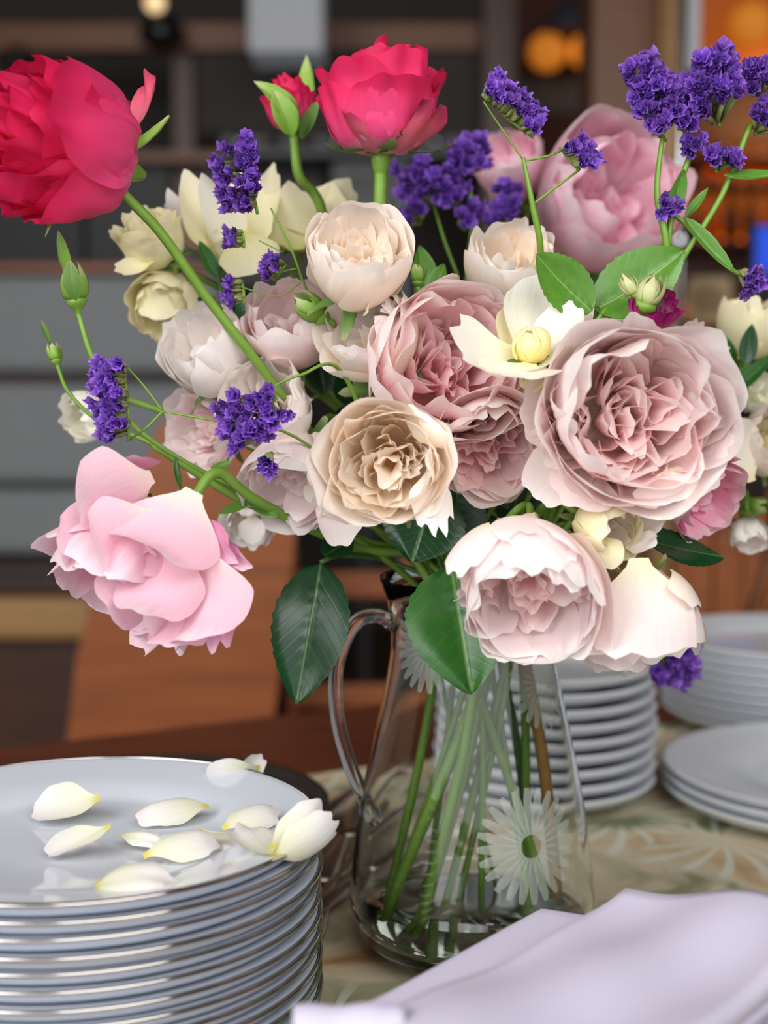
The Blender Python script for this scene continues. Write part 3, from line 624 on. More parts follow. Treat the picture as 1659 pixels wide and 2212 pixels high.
def statice(label, Y, stems, heads, seed=1, foot=None, group='statice sprigs'):
    """stems: [(px..) polylines, radius_px]; heads: (p0, p1, face(view), width_px, n, size_px): florets standing in a comb along p0->p1, opening toward face"""
    g = random.Random(seed); first = [P(x, y, Y+dz) for x, y, dz in stems[0][0]]
    nk = neck_pt(); pts = crom(first+[Vector(((first[-1].x+nk.x)/2, (first[-1].y+nk.y)/2, (first[-1].z+nk.z)/2)), nk]+([Vector(foot)] if foot else [nk+Vector((.002, .003, -.03))]), 6)
    root = thing('statice_sprig', pts[-1], label, 'statice', group)
    tube('stem', pts, [S(stems[0][1], Y)*(.6+.4*min(1, i/8)) for i in range(len(pts))], M['stem'], root, 7, .6)
    for pl, r in stems[1:]:
        tube('branch', crom([P(x, y, Y+dz) for x, y, dz in pl], 6), S(r, Y), M['stem'], root, 6, .5)
    for (p0, p1, face, wpx, n, size) in heads:
        A = P(p0[0], p0[1], Y+(p0[2] if len(p0) > 2 else 0)); B = P(p1[0], p1[1], Y+(p1[2] if len(p1) > 2 else 0)); fc = V(*face); ax = (B-A)
        side = ax.cross(fc); side = side.normalized() if side.length > 1e-6 else RT
        br = []; sz = S(size, Y)/2
        for i in range(n):
            t = (i+.5)/n; off = g.uniform(-1, 1); w = S(wpx, Y)/2
            d = (fc + side*off*.55 + UP*g.uniform(-.2, .2) + ax.normalized()*g.uniform(-.3, .3)).normalized()
            q = A+ax*t + side*off*w + fc*g.uniform(.15, .9)*w
            o = bpy.data.objects.new('floret', g.choice(FLORET)); C.objects.link(o); o.parent = root
            o.rotation_mode = 'QUATERNION'; o.rotation_quaternion = d.to_track_quat('Z', 'Y') @ Matrix.Rotation(g.uniform(0, 6.28), 3, 'Z').to_quaternion()
            s = sz*g.uniform(.8, 1.2); o.scale = (s, s, s*1.1); o.location = q-root.location
            root_pt = A+ax*(t*.9)-fc*w*.75+side*off*w*.3
            br.append(tube_data([root_pt, root_pt.lerp(q, .5)+side*g.uniform(-1, 1)*sz*.3, q+d*sz*.25], [sz*.14, sz*.34, sz*.26], 6))
            for _ in range(3):
                e = root_pt.lerp(q, g.uniform(.5, .9)); dv = (d+Vector((g.uniform(-.5, .5), g.uniform(-.5, .5), g.uniform(-.5, .5)))).normalized()
                br.append(tube_data([root_pt.lerp(q, .2), e, e+dv*sz*.5], [sz*.10, sz*.20, .0001], 4))
        v, f = join(br); mesh('bracts', v, f, M['bract'], root)
        tube('branch', crom([A-fc*S(wpx, Y)*.33, A.lerp(B, .5)-fc*S(wpx, Y)*.42, B-fc*S(wpx, Y)*.33], 5), S(4, Y), M['stem'], root, 6)
    return root
# ------------------------------------------------------------------ table and what stands on it
def slab(name, corners, z0, z1, mat, parent=None):
    n = len(corners); v = [(x, y, z0) for x, y in corners]+[(x, y, z1) for x, y in corners]
    f = [tuple(range(n))[::-1], tuple(range(n, 2*n))]+[(i, (i+1) % n, (i+1) % n+n, i+n) for i in range(n)]
    return mesh(name, v, f, mat, parent, smooth=False)
TA = math.radians(28); te = Vector((math.cos(TA), math.sin(TA))); tn = Vector((math.sin(TA), -math.cos(TA)))
q0 = Vector((-.14, 1.33))-te*.36
tc4 = [q0, q0+te*1.75, q0+te*1.75+tn*1.7, q0+tn*1.7]
tbl = thing('table', (tc4[0].x, tc4[0].y, 0), 'large dining table under the patterned cloth, holding jug, plates and napkins', 'table')
tw = [tc4[0]-tn*.24-te*.06, tc4[1]-tn*.24+te*.06, tc4[2]+te*.06, tc4[3]-te*.06]
slab('table_top', [tuple(c) for c in tw], TABLE-.035, TABLE-.002, M['wood_red'], tbl)
for i, c in enumerate(tw):
    d = ((tw[(i+1) % 4]-c).normalized()+(tw[i-1]-c).normalized())*.09; a = c+d
    box('leg', a.x-.03, a.y-.03, 0, a.x+.03, a.y+.03, TABLE-.035, M['wood_dark'], tbl)
def tablecloth():
    n = 40; v = []; f = []
    for j in range(n+1):
        for i in range(n+1):
            p = q0+te*(1.75*i/n)+tn*(1.7*j/n)
            v.append((p.x, p.y, TABLE-.0005+.0008*math.sin(p.x*31+p.y*17)*math.sin(p.y*23)))
    f = gridfaces(n+1, n+1); nb = len(v)
    ring = [i for i in range(n+1)]+[(j+1)*(n+1)-1 for j in range(1, n+1)]+[n*(n+1)+i for i in range(n-1, -1, -1)]+[j*(n+1) for j in range(n-1, 0, -1)]
    for idx in ring: v.append((v[idx][0], v[idx][1], TABLE-.003))
    m = len(ring)
    for q in range(m): f.append((ring[q], ring[(q+1) % m], nb+(q+1) % m, nb+q))
    return tag(mesh('tablecloth', v, f, M['cloth']), 'green, brown and cream floral cloth spread over the table', 'tablecloth')
tablecloth()

# porcelain dinner plates with a platinum band
def plate_data(R, h, th=.0035, foot=.55, well=.62, wall=.0066, n=72):
    body = [(0, .003), (foot*R-.004, .003), (foot*R-.003, 0), (foot*R+.001, 0), (foot*R+.003, .004), (.80*R, h-.011), (R-.010, h-wall-.003), (R-.0062, h-wall-.0006), (R-.0046, h-wall+.001), (R-.0006, h-.0018), (R, h-.0010)]
    top = [(R-.0002, h-.0004), (R-.0022, h), (R-.006, h-.0008), (.80*R, h-.0058), (well*R+.006, h-.0085), (well*R, h-.0115), (well*R-.008, h-.0135), (.3*R, h-.0145), (0, h-.0145)]
    return lathe_data(body+top, n)
def stack(name, cx, cy, R, n, dz, h, label_top, label_in, group, band=True, mat='porcelain', z0=TABLE+.0008, well=.62, seed=1, lean=(0, 0)):
    g = random.Random(seed); bv, bf = plate_data(R, h, well=well)
    me = bpy.data.meshes.new('plate_body'); me.from_pydata(bv, [], bf); me.polygons.foreach_set('use_smooth', [True]*len(me.polygons)); me.materials.append(M[mat])
    prof = [(R+.0002, h-.0015), (R+.0004, h-.0008), (R+.0001, h+.0001), (R-.0012, h+.0004), (R-.0024, h+.0002), (R-.0014, h-.0010)]
    rv, rf = lathe_data(prof, 96, closed=True)
    mr = bpy.data.meshes.new('platinum_rim'); mr.from_pydata(rv, [], rf); mr.polygons.foreach_set('use_smooth', [True]*len(mr.polygons)); mr.materials.append(M['platinum'])
    for i in range(n):
        jx, jy = g.uniform(-.0012, .0012), g.uniform(-.0012, .0012)
        t = thing('plate', (cx+jx+lean[0]*i, cy+jy+lean[1]*i, z0+dz*i), label_top if i == n-1 else label_in, 'plate', group)
        o = bpy.data.objects.new('plate_body', me); C.objects.link(o); o.parent = t
        if band: o = bpy.data.objects.new('platinum_rim', mr); C.objects.link(o); o.parent = t
    return z0+dz*(n-1)
PX, PY_, PR = -.1705, .812, .135
zt = .8788; HP = .024; zs = TABLE+.0008
NPL = 1+round((zt-HP-zs)/.0088); DZ = (zt-HP-zs)/(NPL-1)
stack('plate', PX, PY_, PR, NPL, DZ, HP, 'white porcelain plate with platinum rim holding fallen petals, topmost of its stack', 'white porcelain plate with platinum rim under the plate of fallen petals', 'platinum-rimmed dinner plates in the tall stack', z0=zs)
PT = zt-.0115                                       # level of the top plate's well
# plain white plates and bowls behind
stack('plate', .141, 1.295, .101, 9, .0130, .022, 'plain white plate topmost of the stack behind the jug', 'plain white plate in the stack behind the jug', 'plain white plates stacked behind the jug', band=False, mat='white_ceramic', seed=4)
stack('plate', .396, 1.27, .150, 3, .0095, .018, 'wide white shallow plate, top of the low stack of three', 'wide white shallow plate under the top one of the low stack', 'wide shallow plates in the low stack', band=False, mat='white_ceramic', seed=5, well=.52)
stack('plate', .43, 1.56, .132, 9, .0095, .024, 'white soup plate topmost of the farther stack near the carafe', 'white soup plate within the farther stack near the carafe', 'white soup plates in the farther stack', band=False, mat='white_ceramic', seed=6, well=.66)
cv = thing('carafe', (.50, 1.80, TABLE+.0008), 'clear glass carafe behind the farther stack of soup plates', 'carafe')
v, f = lathe_data([(0, 0), (.05, 0), (.06, .01), (.058, .06), (.04, .13), (.028, .18), (.032, .22), (.030, .22), (.026, .18), (.038, .13), (.0555, .06), (.055, .012), (0, .006)], 40, (.50, 1.80, TABLE+.0008)); mesh('carafe_body', v, f, M['glass'], cv)
# dark round tray leaning behind the tall stack
tz = P(310, 1622, 1.05).z
tr = thing('serving_bowl', (0, 0, TABLE), 'large dark brown round bowl behind the platinum-rimmed plates', 'bowl')
def bowl_at(cx, cy, R, H, parent):
    v, f = lathe_data([(0, .004), (.05, .004), (.052, 0), (.06, 0), (.075, .03), (R-.012, H-.03), (R, H-.004), (R, H), (R-.005, H), (R-.018, H-.03), (.07, .036), (.05, .012), (0, .01)], 72, (cx, cy, TABLE+.0008))
    return mesh('bowl_body', v, f, M['tray'], parent)
BWX, BWY = PX-.012, 1.112; tr.location = (BWX, BWY, TABLE); bowl_at(BWX, BWY, .140, P(310, 1632, 1.25).z-TABLE, tr)

# fallen petals on the top plate: claw px, lip px, width, hollow side, material
def on_plate(x, y): return P(x, y, .835)
def plate_pt(px, py, lift=0):
    d = FWD+RT*((px-829.5)/F)+UP*((1106-py)/F); t = (PT+lift-CAM.z)/d.z; p = CAM+d*t; return (px, py, p.y)
FP = [((215, 1722, .012), (68, 1752, .004), 92, (.1, .8, .5), 'pale cupped petal lying at the well edge of the top plate', 1.2, .1),
      ((238, 1782, .014), (98, 1838, .003), 62, (.1, .9, .4), 'pale petal with raised yellow claw beside the cupped petal', 1.2, .1),
      ((452, 1742, .006), (298, 1766, .004), 66, (0, .8, .6), 'blush white petal with yellow tip in middle of the plate', -1.1, -.12),
      ((258, 1804, .003), (352, 1822, .003), 44, (0, .9, .5), 'small greenish petal between the larger fallen petals', -.8, -.1),
      ((310, 1850, .003), (470, 1812, .008), 78, (0, .85, .5), 'greenish white petal lying across the plate well', -.9, -.12),
      ((205, 1915, .003), (365, 1905, .010), 104, (0, .8, .6), 'large greenish white petal near the front rim of the plate', -1.0, -.14),
      ((480, 1790, .008), (600, 1748, .014), 74, (0, .9, .5), 'cream petal leaning under the yellow petal', -1.0, -.12),
      ((585, 1845, .013), (520, 1780, .012), 90, (.2, .8, .5), 'crumpled pale pink petal beside the yellow petal', .7, .06),
      ((430, 1790, .003), (520, 1830, .004), 60, (0, 1, .3), 'flat translucent petal lying in the plate well', .3, .03)]
for i, (b, t, w, nr, lb, cup, bow) in enumerate(FP):
    b2 = plate_pt(b[0], b[1], b[2]); t2 = plate_pt(t[0], t[1], t[2])
    o = free_petal(None, b2, t2, w*1.25, M['fallen'], nr, bow, cup, seed=i, ruffle=.05, curl=.04, name='fallen_petal', base=.14, wide=.5)
    tag(o, lb, 'petal', 'fallen petals on the plate')
rt = thing('fallen_petal', P(600, 1860, .79), 'yellow-based white petals curled over the rim of the top plate', 'petal', 'fallen petals on the plate')
zz = zt+.004
b2 = plate_pt(590, 1850, .010)
free_petal(rt, b2, (724, 1770, b2[2]+.01), 92, M['fallen'], (-.2, -.4, .8), -.16, -1.0, seed=4, ruffle=.03, base=.75, top=.2)
free_petal(rt, (b2[0]-6, b2[1]-15, b2[2]+.01), (690, 1728, b2[2]+.02), 70, M['fallen'], (-.2, -.3, .8), -.2, -.9, seed=5, base=.6)
rt = thing('fallen_petal', P(510, 1660, .93), 'pale folded petal resting on the far rim of the top plate', 'petal', 'fallen petals on the plate')
fz = .925
free_petal(rt, (560, 1668, fz), (448, 1664, fz-.01), 74, M['fallen'], (.1, -.3, .9), -.2, -1.0, seed=6, base=.4)
free_petal(rt, (515, 1690, fz-.005), (568, 1634, fz), 50, M['fallen'], (.3, .3, .9), .1, 1.0, seed=7, base=.4)

# cutlery piled between plates and jug
def cutlery(kind, a, b, z, label, roll=0.):
    A = Vector((a[0], a[1], z)); B = Vector((b[0], b[1], z)); ax = (B-A).normalized(); sd = Vector((-ax.y, ax.x, 0)); L = (B-A).length
    root = thing(kind, A, label, 'cutlery', 'silver cutlery piled beside the jug')
    def ribbon(name, prof):
        v = []; n = 8
        for s, w, h, dz in prof:
            c = A+ax*(L*s)+Vector((0, 0, dz))
            for k in range(n):
                th = 2*math.pi*k/n; v.append(tuple(c+sd*(math.cos(th)*w)+Vector((0, 0, h+math.sin(th)*h))))
        m = len(prof); mesh(name, v, gridfaces(n, m, True)+[tuple(range(n))[::-1], tuple(range((m-1)*n, m*n))], M['silver'], root)
    ribbon('handle', [(0, .003, .001, 0), (.02, .008, .0018, 0), (.10, .009, .002, 0), (.3, .006, .002, .001), (.5, .0035, .0018, .002), (.6, .003, .0018, .002)])
    if kind == 'knife': ribbon('blade', [(.58, .003, .0018, .002), (.63, .008, .001, .001), (.8, .0095, .0009, .001), (.95, .008, .0008, .001), (1, .002, .0005, .001)])
    elif kind == 'spoon': ribbon('spoon_bowl', [(.58, .003, .0018, .002), (.68, .008, .0015, .001), (.8, .017, .002, 0), (.92, .016, .002, 0), (1, .004, .001, .001)])
    else:
        ribbon('fork_neck', [(.58, .003, .0018, .002), (.68, .008, .0014, .001), (.76, .0115, .0012, .0005), (.79, .0115, .0012, .0005)])
        for k in range(4):
            o = (k-1.5)*.0066; v, f = tube_data([A+ax*(L*.78)+sd*o+Vector((0, 0, .002)), A+ax*(L*.9)+sd*o+Vector((0, 0, .001)), A+ax*L+sd*o+Vector((0, 0, .004))], [.0022, .0018, .0008], 6); mesh('tine', v, f, M['silver'], root)
g = random.Random(3)
cb = [('fork', (-.052, 1.13), (.02, 1.31), 'silver fork on top of the cutlery pile'), ('knife', (-.030, 1.10), (.07, 1.26), 'silver knife on top of the cutlery pile'),
      ('spoon', (-.060, 1.085), (-.135, 1.27), 'silver spoon lying across the cutlery pile'), ('fork', (-.018, 1.055), (.09, 1.22), 'silver fork half hidden behind the jug'),
      ('knife', (-.045, 1.04), (-.015, 1.25), 'silver knife beneath the forks in the pile'), ('spoon', (-.052, .985), (.03, 1.16), 'silver spoon reaching behind the jug handle'),
      ('fork', (-.050, .945), (-.03, 1.14), 'silver fork with handle toward the tall plates')]
for i, (k, a_, b_, lb) in enumerate(cb): cutlery(k, a_, b_, TABLE+.0015+.0048*(len(cb)-1-i), lb)

# folded napkins
NZ = TABLE+.104
def napkin(corners, z0, th, label, roll=None, seed=0, top_amp=.003):
    """folded linen: two or three plies with a rounded fold all round and soft hollows on top"""
    g = np.random.default_rng(seed); n = 28
    c = [np.array(q) for q in corners]; root = thing('napkin', (c[0][0], c[0][1], z0), label, 'napkin', 'napkins folded in a pile')
    plies = 2; t = th/plies
    for k in range(plies):
        sh = .004*k; v = []; u = np.linspace(0, 1, n)
        ph = g.uniform(0, 6.28, 6)
        def pos(a, b): return (c[0]*(1-a)+c[1]*a)*(1-b)+(c[3]*(1-a)+c[2]*a)*b
        ctr = sum(c)/4
        for layer in (0, 1):
            for b in u:
                for a in u:
                    e = min(a, 1-a, b, 1-b); rd = min(1, e/.035); dz = t/2*math.sqrt(max(0, 1-(1-rd)**2))
                    p = pos(a, b); p = p+(ctr-p)*sh*3
                    am = top_amp*(1 if k == plies-1 else .25)
                    w = am*(1.9+math.sin(5*a+3*b+ph[0])+.7*math.sin(9*b-4*a+ph[1])+.4*math.sin(14*a+6*b+ph[2]))*rd
                    v.append((p[0], p[1], z0+t*k+t/2+(dz if layer else -dz)+(w if layer and k == plies-1 else 0)))
        f = gridfaces(n, n); m = n*n; f = [q[::-1] for q in f]+[tuple(x+m for x in q) for q in f]
        ringi = list(range(n))+[(j+1)*n-1 for j in range(1, n)]+[n*(n-1)+i for i in range(n-2, -1, -1)]+[j*n for j in range(n-2, 0, -1)]
        for q in range(len(ringi)):
            a_, b_ = ringi[q], ringi[(q+1) % len(ringi)]; f.append((a_, b_, b_+m, a_+m))
        mesh('linen_ply', v, f, M['linen'], root)
    return root
def px_on(px, py, z):
    d = FWD+RT*((px-829.5)/F)+UP*((1106-py)/F); t = (z-CAM.z)/d.z; p = CAM+d*t; return (p.x, p.y)
ZT = TABLE+.104
k1, k2, k3 = px_on(700, 2300, ZT), px_on(1352, 1922, ZT), px_on(1850, 1995, ZT)
k4 = (k1[0]+k3[0]-k2[0], k1[1]+k3[1]-k2[1])
nap_th = .011
lows = 9
for i in range(lows-1):
    z = TABLE+.0008+i*nap_th*1.04; s = .010 if i % 2 else .016
    if i == lows-2: s = .0
    cc = [(x+(-.004 if i != lows-2 else -.046)*1.0+.004*math.sin(i*2.1), y+.004*math.cos(i*1.7)+(.012 if i == lows-2 else 0)) for x, y in (k1, k2, k3, k4)]
    napkin(cc, z, nap_th, 'white linen napkin second from top, its edge showing in shadow' if i == lows-2 else 'white linen napkin lower in the folded pile', seed=i, top_amp=.0)
napkin([k1, k2, k3, k4], TABLE+.0008+(lows-1)*nap_th*1.04, .012, 'white linen napkin topmost of the pile, softly creased', seed=20, top_amp=.0036)

tn_ = bpy.data.objects[[o.name for o in C.objects if o.name.startswith('napkin')][-1]]
# the near corner of the top napkin is rolled back on itself
ra, rb_ = Vector(px_on(634, 2192, ZT+.014)+(ZT+.006,)), Vector(px_on(874, 2188, ZT+.014)+(ZT+.006,))
axr = (rb_-ra).normalized(); sdr = Vector((axr.y, -axr.x, 0)).normalized(); vv = []; nu_, nv_ = 30, 14
for j_ in range(nv_):
    c = ra.lerp(rb_, j_/(nv_-1)); k_ = 1+.06*math.sin(j_*.9)
    for i_ in range(nu_):
        a_ = -1.2+5.6*i_/(nu_-1); r_ = (.0125-.0045*i_/(nu_-1))*k_
        vv.append(tuple(c+sdr*(r_*math.cos(a_))+Vector((0, 0, r_*math.sin(a_)))))
ro = mesh('rolled_edge', vv, gridfaces(nu_, nv_), M['linen'], tn_); sm_ = ro.modifiers.new('thickness', 'SOLIDIFY'); sm_.thickness = .0012
# ------------------------------------------------------------------ glass jug
def jug_prof():
    k = lambda y: P(1018, y, JY).z-TABLE
    s = JY/F
    out = [(0, .0), (.050, .0), (.056, .001), (.064, .006), (.0735, .015), (.0790, .028), (.0800, .042), (.0775, .065), (.0735, .095), (.0680, .125), (.0615, .155), (.0560, .180), (.0530, .200), (.0530, .218), (.0560, .234), (.0605, .2465)]
    return out
JP = jug_prof()
def jug_r(z):
    zs_ = [p[1] for p in JP[1:]]; rs = [p[0] for p in JP[1:]]; return float(np.interp(z, zs_, rs))
jz0 = TABLE+.0008
jug = thing('glass_jug', (JC.x, JC.y, jz0), 'clear cut-glass jug with etched daisies holding the bouquet', 'jug')
def spout(v, n):
    out = []
    for (x, y, z) in v:
        dx, dy = x-JC.x, y-JC.y; th = math.atan2(dy, dx); k = max(0, (z-jz0-.20)/.05); a = math.exp(-(((th+.35+math.pi) % (2*math.pi)-math.pi)/.45)**2)*k*.35
        out.append((JC.x+dx*(1+a), JC.y+dy*(1+a), z+a*.02))
    return out
inner = [(max(0, r-.0028), z) for r, z in JP if z > .012][::-1]+[(.062, .0125), (.050, .0095), (0, .0090)]
v, f = lathe_data(JP+[(.0600, .2478), (.0585, .2470)]+inner[0:], 80, (JC.x, JC.y, jz0)); mesh('jug_body', spout(v, 80), f, M['glass'], jug)
wz = .026
wp = [(0, .0093), (.048, .0098)]+[(jug_r(z)-.0031, z) for z in (.013, .016, .020, wz)]+[(0, wz)]
v, f = lathe_data(wp, 64, (JC.x, JC.y, jz0)); wo = mesh('vase_water', v, f, M['water']); tag(wo, 'shallow clear water in the bottom of the glass jug', 'water')
hp = crom([P(862, 1352, JY), P(812, 1330, JY), P(762, 1352, JY), P(728, 1440, JY), P(728, 1540, JY), P(752, 1640, JY), P(782, 1715, JY), P(812, 1775, JY)], 7)
v, f = tube_data(hp, [.0075 if 3 < i < len(hp)-4 else .009 for i in range(len(hp))], 14, flat=.62); mesh('handle', v, f, M['glass'], jug)
def etched_daisy(px, py, rpx, n=22, squash=1.0):
    """frosted petals cut into the outer surface"""
    dx = S(px-1018, JY-.07); 
    zc = P(px, py, JY-.07).z-jz0; R = jug_r(zc); th0 = math.asin(max(-.95, min(.95, dx/R)))-math.pi/2; rr = S(rpx, JY-.07)
    for i in range(n):
        a = 2*math.pi*i/n; verts = []; m = 7
        for j in range(m):
            t = .2+.8*j/(m-1); w = .5*(math.sin(math.pi*min(1, t*.93))**.6)*2*math.pi/n*.95*(.5+.5*t)
            for sgn in (-1, 0, 1):
                aa = a+sgn*w/max(t, .3)*.9; ex = rr*t*math.cos(aa); ez = rr*t*math.sin(aa)*squash
                z = zc+ez; r = jug_r(z)+.0003+(.00035 if sgn == 0 else 0); th = th0+ex/r
                verts.append((JC.x+r*math.cos(th), JC.y+r*math.sin(th), jz0+z))
        mesh('etched_petal', verts, gridfaces(3, m), M['frost'], jug)
etched_daisy(1135, 1832, 128, 24); etched_daisy(905, 1420, 100, 22); etched_daisy(1165, 1500, 95, 22, 1.1)

# ------------------------------------------------------------------ roses
FEET = dict(a=foot_px(830, 1990, .93), b=foot_px(905, 2080, .92), c=foot_px(1040, 1960, .95), d=foot_px(1150, 1990, .95), e=foot_px(1240, 1930, .97), f=foot_px(775, 1960, .97),
            g=foot_px(920, 1960, .98), h=foot_px(1080, 2000, .99), i=foot_px(985, 1980, .96), j=foot_px(860, 2020, 1.0), k=foot_px(1190, 1960, 1.0), l=foot_px(950, 2040, .95))
def tea(bl, R, mat, old=None, tall=1.0, crumple=1.0):
    """high-centred rose seen from the side: broad petals wrapped round each other, lips rolled out, crumpled"""
    for k, (rr, n, L, ph) in enumerate(((1.0, 5, 1.62, (88, 18, 4)), (.97, 5, 1.82, (86, 12, -6)), (.9, 5, 1.95, (82, 8, -12)), (.74, 5, 2.0, (74, 5, -14)), (.56, 4, 1.98, (62, 3, -12)), (.36, 4, 1.92, (45, 1, -8)), (.16, 3, 1.85, (22, 0, -4)))):
        ll = L*R*tall
        reach_ = ll/max(ring_fit(1, ph), .01)
        bl.ring(n, max(0, R*rr-reach_)*.8, ll, R*(.80 if k < 4 else .55), ph, 1.05 if k < 4 else 1.4, mat, ruffle=.05*crumple, frill=.022*crumple, curl=(.02, .09, .07, .05, .03, .02, .02)[k], scurl=.03, wr=.02*crumple, rag=.018, top=.17, base=.45, wide=.45, nu=19, nv=16, jit=.5, vary=.13, z0=.02*R*k)
    if old:
        bl.ring(4, R*.1, R*1.15, R*.5, (100, 50, 25), 1.0, old, ruffle=.10, frill=.07, rag=.09, jit=.45, vary=.2, nu=15, nv=13)

r1, b1, R1 = rose('rose', 'large crimson rose leaning out past the plates, sepals curling back', 140, 312, .85, 168, (-.68, .16, .70), 1.0, 11, via=((250, 395, .86), (345, 500, .87), (445, 640, .885), (550, 775, .90), (720, 1000, .94)), foot=FEET['e'], srad=.0030, back=.85, reach=.004)
tea(b1, R1, M['red'], None, 1.0); calyx(b1, R1*.95, M['sepal'], droop=(60, 40, 75), L=.95, W=.16)
free_petal(r1, (262, 300, .86), (318, 160, .90), 70, M['red_old'], (-.6, .1, .8), .12, 1.0, frill=.05, seed=1)
free_petal(r1, (250, 310, .85), (262, 215, .85), 60, M['red_old'], (.4, 0, .8), .1, .9, frill=.07, rag=.07, seed=2)
leaf(r1, (236, 345, .845), (366, 250, .84), 44, M['greenbud'], (-.4, .5, .7), .12, .5, 3, name='sepal')
leaf(r1, (215, 380, .85), (98, 512, .83), 30, M['sepal'], (-.3, .5, .7), -.12, .5, 3, name='sepal')
r2, b2, R2 = rose('rose', 'upright crimson rose with faded guard petals above the peach rose', 825, 218, .93, 128, (0.02, 1, .12), .5, 12, via=((822, 480, .94), (850, 800, .96)), foot=FEET['a'], srad=.0040, back=.85)
tea(b2, R2, M['red'], M['red_old'], .86, .8); calyx(b2, R2, M['sepal'], droop=(88, 85, 40), L=1.1, W=.2)
r3, b3, R3 = rose('rose', 'half-open crimson bud with long green sepals beside the upright rose', 628, 232, .99, 56, (-.12, 1, .1), .2, 13, via=((690, 440, 1.0), (740, 620, 1.0)), foot=FEET['b'], srad=.0034, back=.8)
tea(b3, R3*.95, M['red'], None, 1.0)
leaf(r3, (640, 290, .98), (548, 175, .97), 52, M['greenbud'], (.2, .3, .9), -.22, .5, 3, name='sepal'); leaf(r3, (632, 295, .965), (590, 195, .965), 56, M['greenbud'], (.2, .2, .9), -.05, .4, 3, name='sepal')
leaf(r3, (655, 300, 1.0), (662, 118, 1.03), 48, M['greenbud'], (-.3, .2, .9), .05, .5, 3, name='sepal'); leaf(r3, (650, 300, .98), (690, 215, .97), 34, M['sepal'], (-.3, .2, .9), .05, .5, 3, name='sepal')
calyx(b3, R3, M['greenbud'], droop=(80, 20, 10), L=.9, W=.3)

r4, b4, R4 = rose('garden_rose', 'large dusky pink rose nodding down over the plates', 318, 1195, .83, 168, (-.52, -.66, .40), .4, 21, via=((560, 1085, .88), (760, 1180, .93)), foot=FEET['k'], srad=.0032, back=.62)
garden(b4, R4, M['dusk'], M['dusk'], M['pink_in'], o=.22, n_out=6, n_mid=8, depth=.9, frill=.05)
calyx(b4, R4*.7, M['sepal'], droop=(70, 100, 150), L=.8, W=.12)
free_petal(r4, (410, 1120, .815), (490, 1235, .80), 150, M['deep'], (-.55, .2, .8), -.10, .8, frill=.07, rag=.06, seed=3)
free_petal(r4, (455, 1170, .815), (535, 1225, .80), 60, M['deep'], (-.3, .2, .9), -.10, .8, frill=.09, rag=.08, seed=13)
free_petal(r4, (420, 1060, .805), (310, 1190, .765), 250, M['dusk'], (.35, .45, -.8), -.12, .8, curl=.07, seed=4, base=.5)
free_petal(r4, (440, 1180, .80), (400, 1390, .77), 210, M['dusk'], (.45, -.2, -.8), -.14, .9, curl=.05, frill=.02, seed=5, base=.5)
free_petal(r4, (330, 1030, .80), (170, 1110, .79), 190, M['dusk'], (-.2, .5, -.8), -.12, .8, curl=.09, seed=6, base=.5)
for j, (bb, tt, w, nr, cu) in enumerate((((340, 1110, .80), (215, 1215, .775), 190, (.2, .5, -.8), .08), ((385, 1160, .795), (290, 1330, .765), 200, (.3, .3, -.9), .08), ((270, 1120, .81), (130, 1210, .79), 150, (-.1, .5, -.8), .07), ((330, 1240, .80), (235, 1330, .78), 150, (.1, .4, -.9), .06), ((400, 1270, .80), (350, 1400, .775), 150, (.3, .2, -.9), .06))):
    free_petal(r4, bb, tt, w, M['dusk'], nr, -.12, .8, curl=cu, frill=.03, seed=30+j, base=.5)
free_petal(r4, (300, 1010, .83), (270, 985, .80), 120, M['deep'], (0, .6, .6), .1, .8, seed=7, base=.7)
free_petal(r4, (470, 1240, .81), (470, 1400, .79), 90, M['deep'], (.2, 0, .9), .1, .9, frill=.06, rag=.07, seed=8)

r5, b5, R5 = rose('garden_rose', 'round peach rose on top of the bouquet below the upright crimson rose', 770, 592, .87, 112, (.04, .62, .78), 0, 31, foot=FEET['i'])
garden(b5, R5, M['peach_out'], M['peach_out'], M['peach'], o=.12, depth=.92); calyx(b5, R5)
r6, b6, R6 = rose('garden_rose', 'small shell-white rose tucked below the round peach rose', 828, 742, .89, 100, (-.55, .35, .75), 0, 32)
garden(b6, R6, M['peach_out'], M['white'], M['peach_out'], o=.08); calyx(b6, R6)
r7, b7, R7 = rose('garden_rose', 'pale peach rose half hidden behind the open cream rose', 1095, 612, .93, 92, (.15, .7, .7), 0, 33)
garden(b7, R7, M['peach_out'], M['peach'], M['peach'], o=.08); calyx(b7, R7)
# open cream rose with a yellow bud-like heart, petals laid one by one
r8, b8, R8 = rose('rose', 'open cream rose with a tight yellow heart', 1145, 745, .815, 55, (-.05, .75, .6), 0, 34, back=.7, via=((1150, 830, .90), (1130, 930, .95)), reach=.004)
for k_, (rr_, ph_) in enumerate(((.10, (86, 4, -78)), (.06, (84, 2, -74)), (.02, (80, 0, -66)))):
    b8.ring(3, R8*rr_, R8*(2.0-.08*k_), R8*.98, ph_, 1.45, M['yellow'], ruffle=.01, rag=.008, top=.5, tip=.05, base=.5, wide=.4, nu=15, nv=16, th0=.4+k_)
free_petal(r8, (1150, 770, .835), (1175, 598, .86), 165, M['ivory'], (.0, .2, 1), .06, .7, seed=1, base=.45)
free_petal(r8, (1120, 775, .825), (985, 735, .80), 185, M['ivory'], (.1, .6, .8), .08, .4, rag=.05, seed=2, base=.4, curl=.03)
free_petal(r8, (1145, 785, .81), (1098, 815, .785), 190, M['ivory'], (0, .9, .4), .05, .35, rag=.05, seed=3, base=.6)
free_petal(r8, (1165, 785, .82), (1235, 655, .835), 120, M['ivory'], (-.5, .3, .8), .1, .9, seed=4, base=.4)
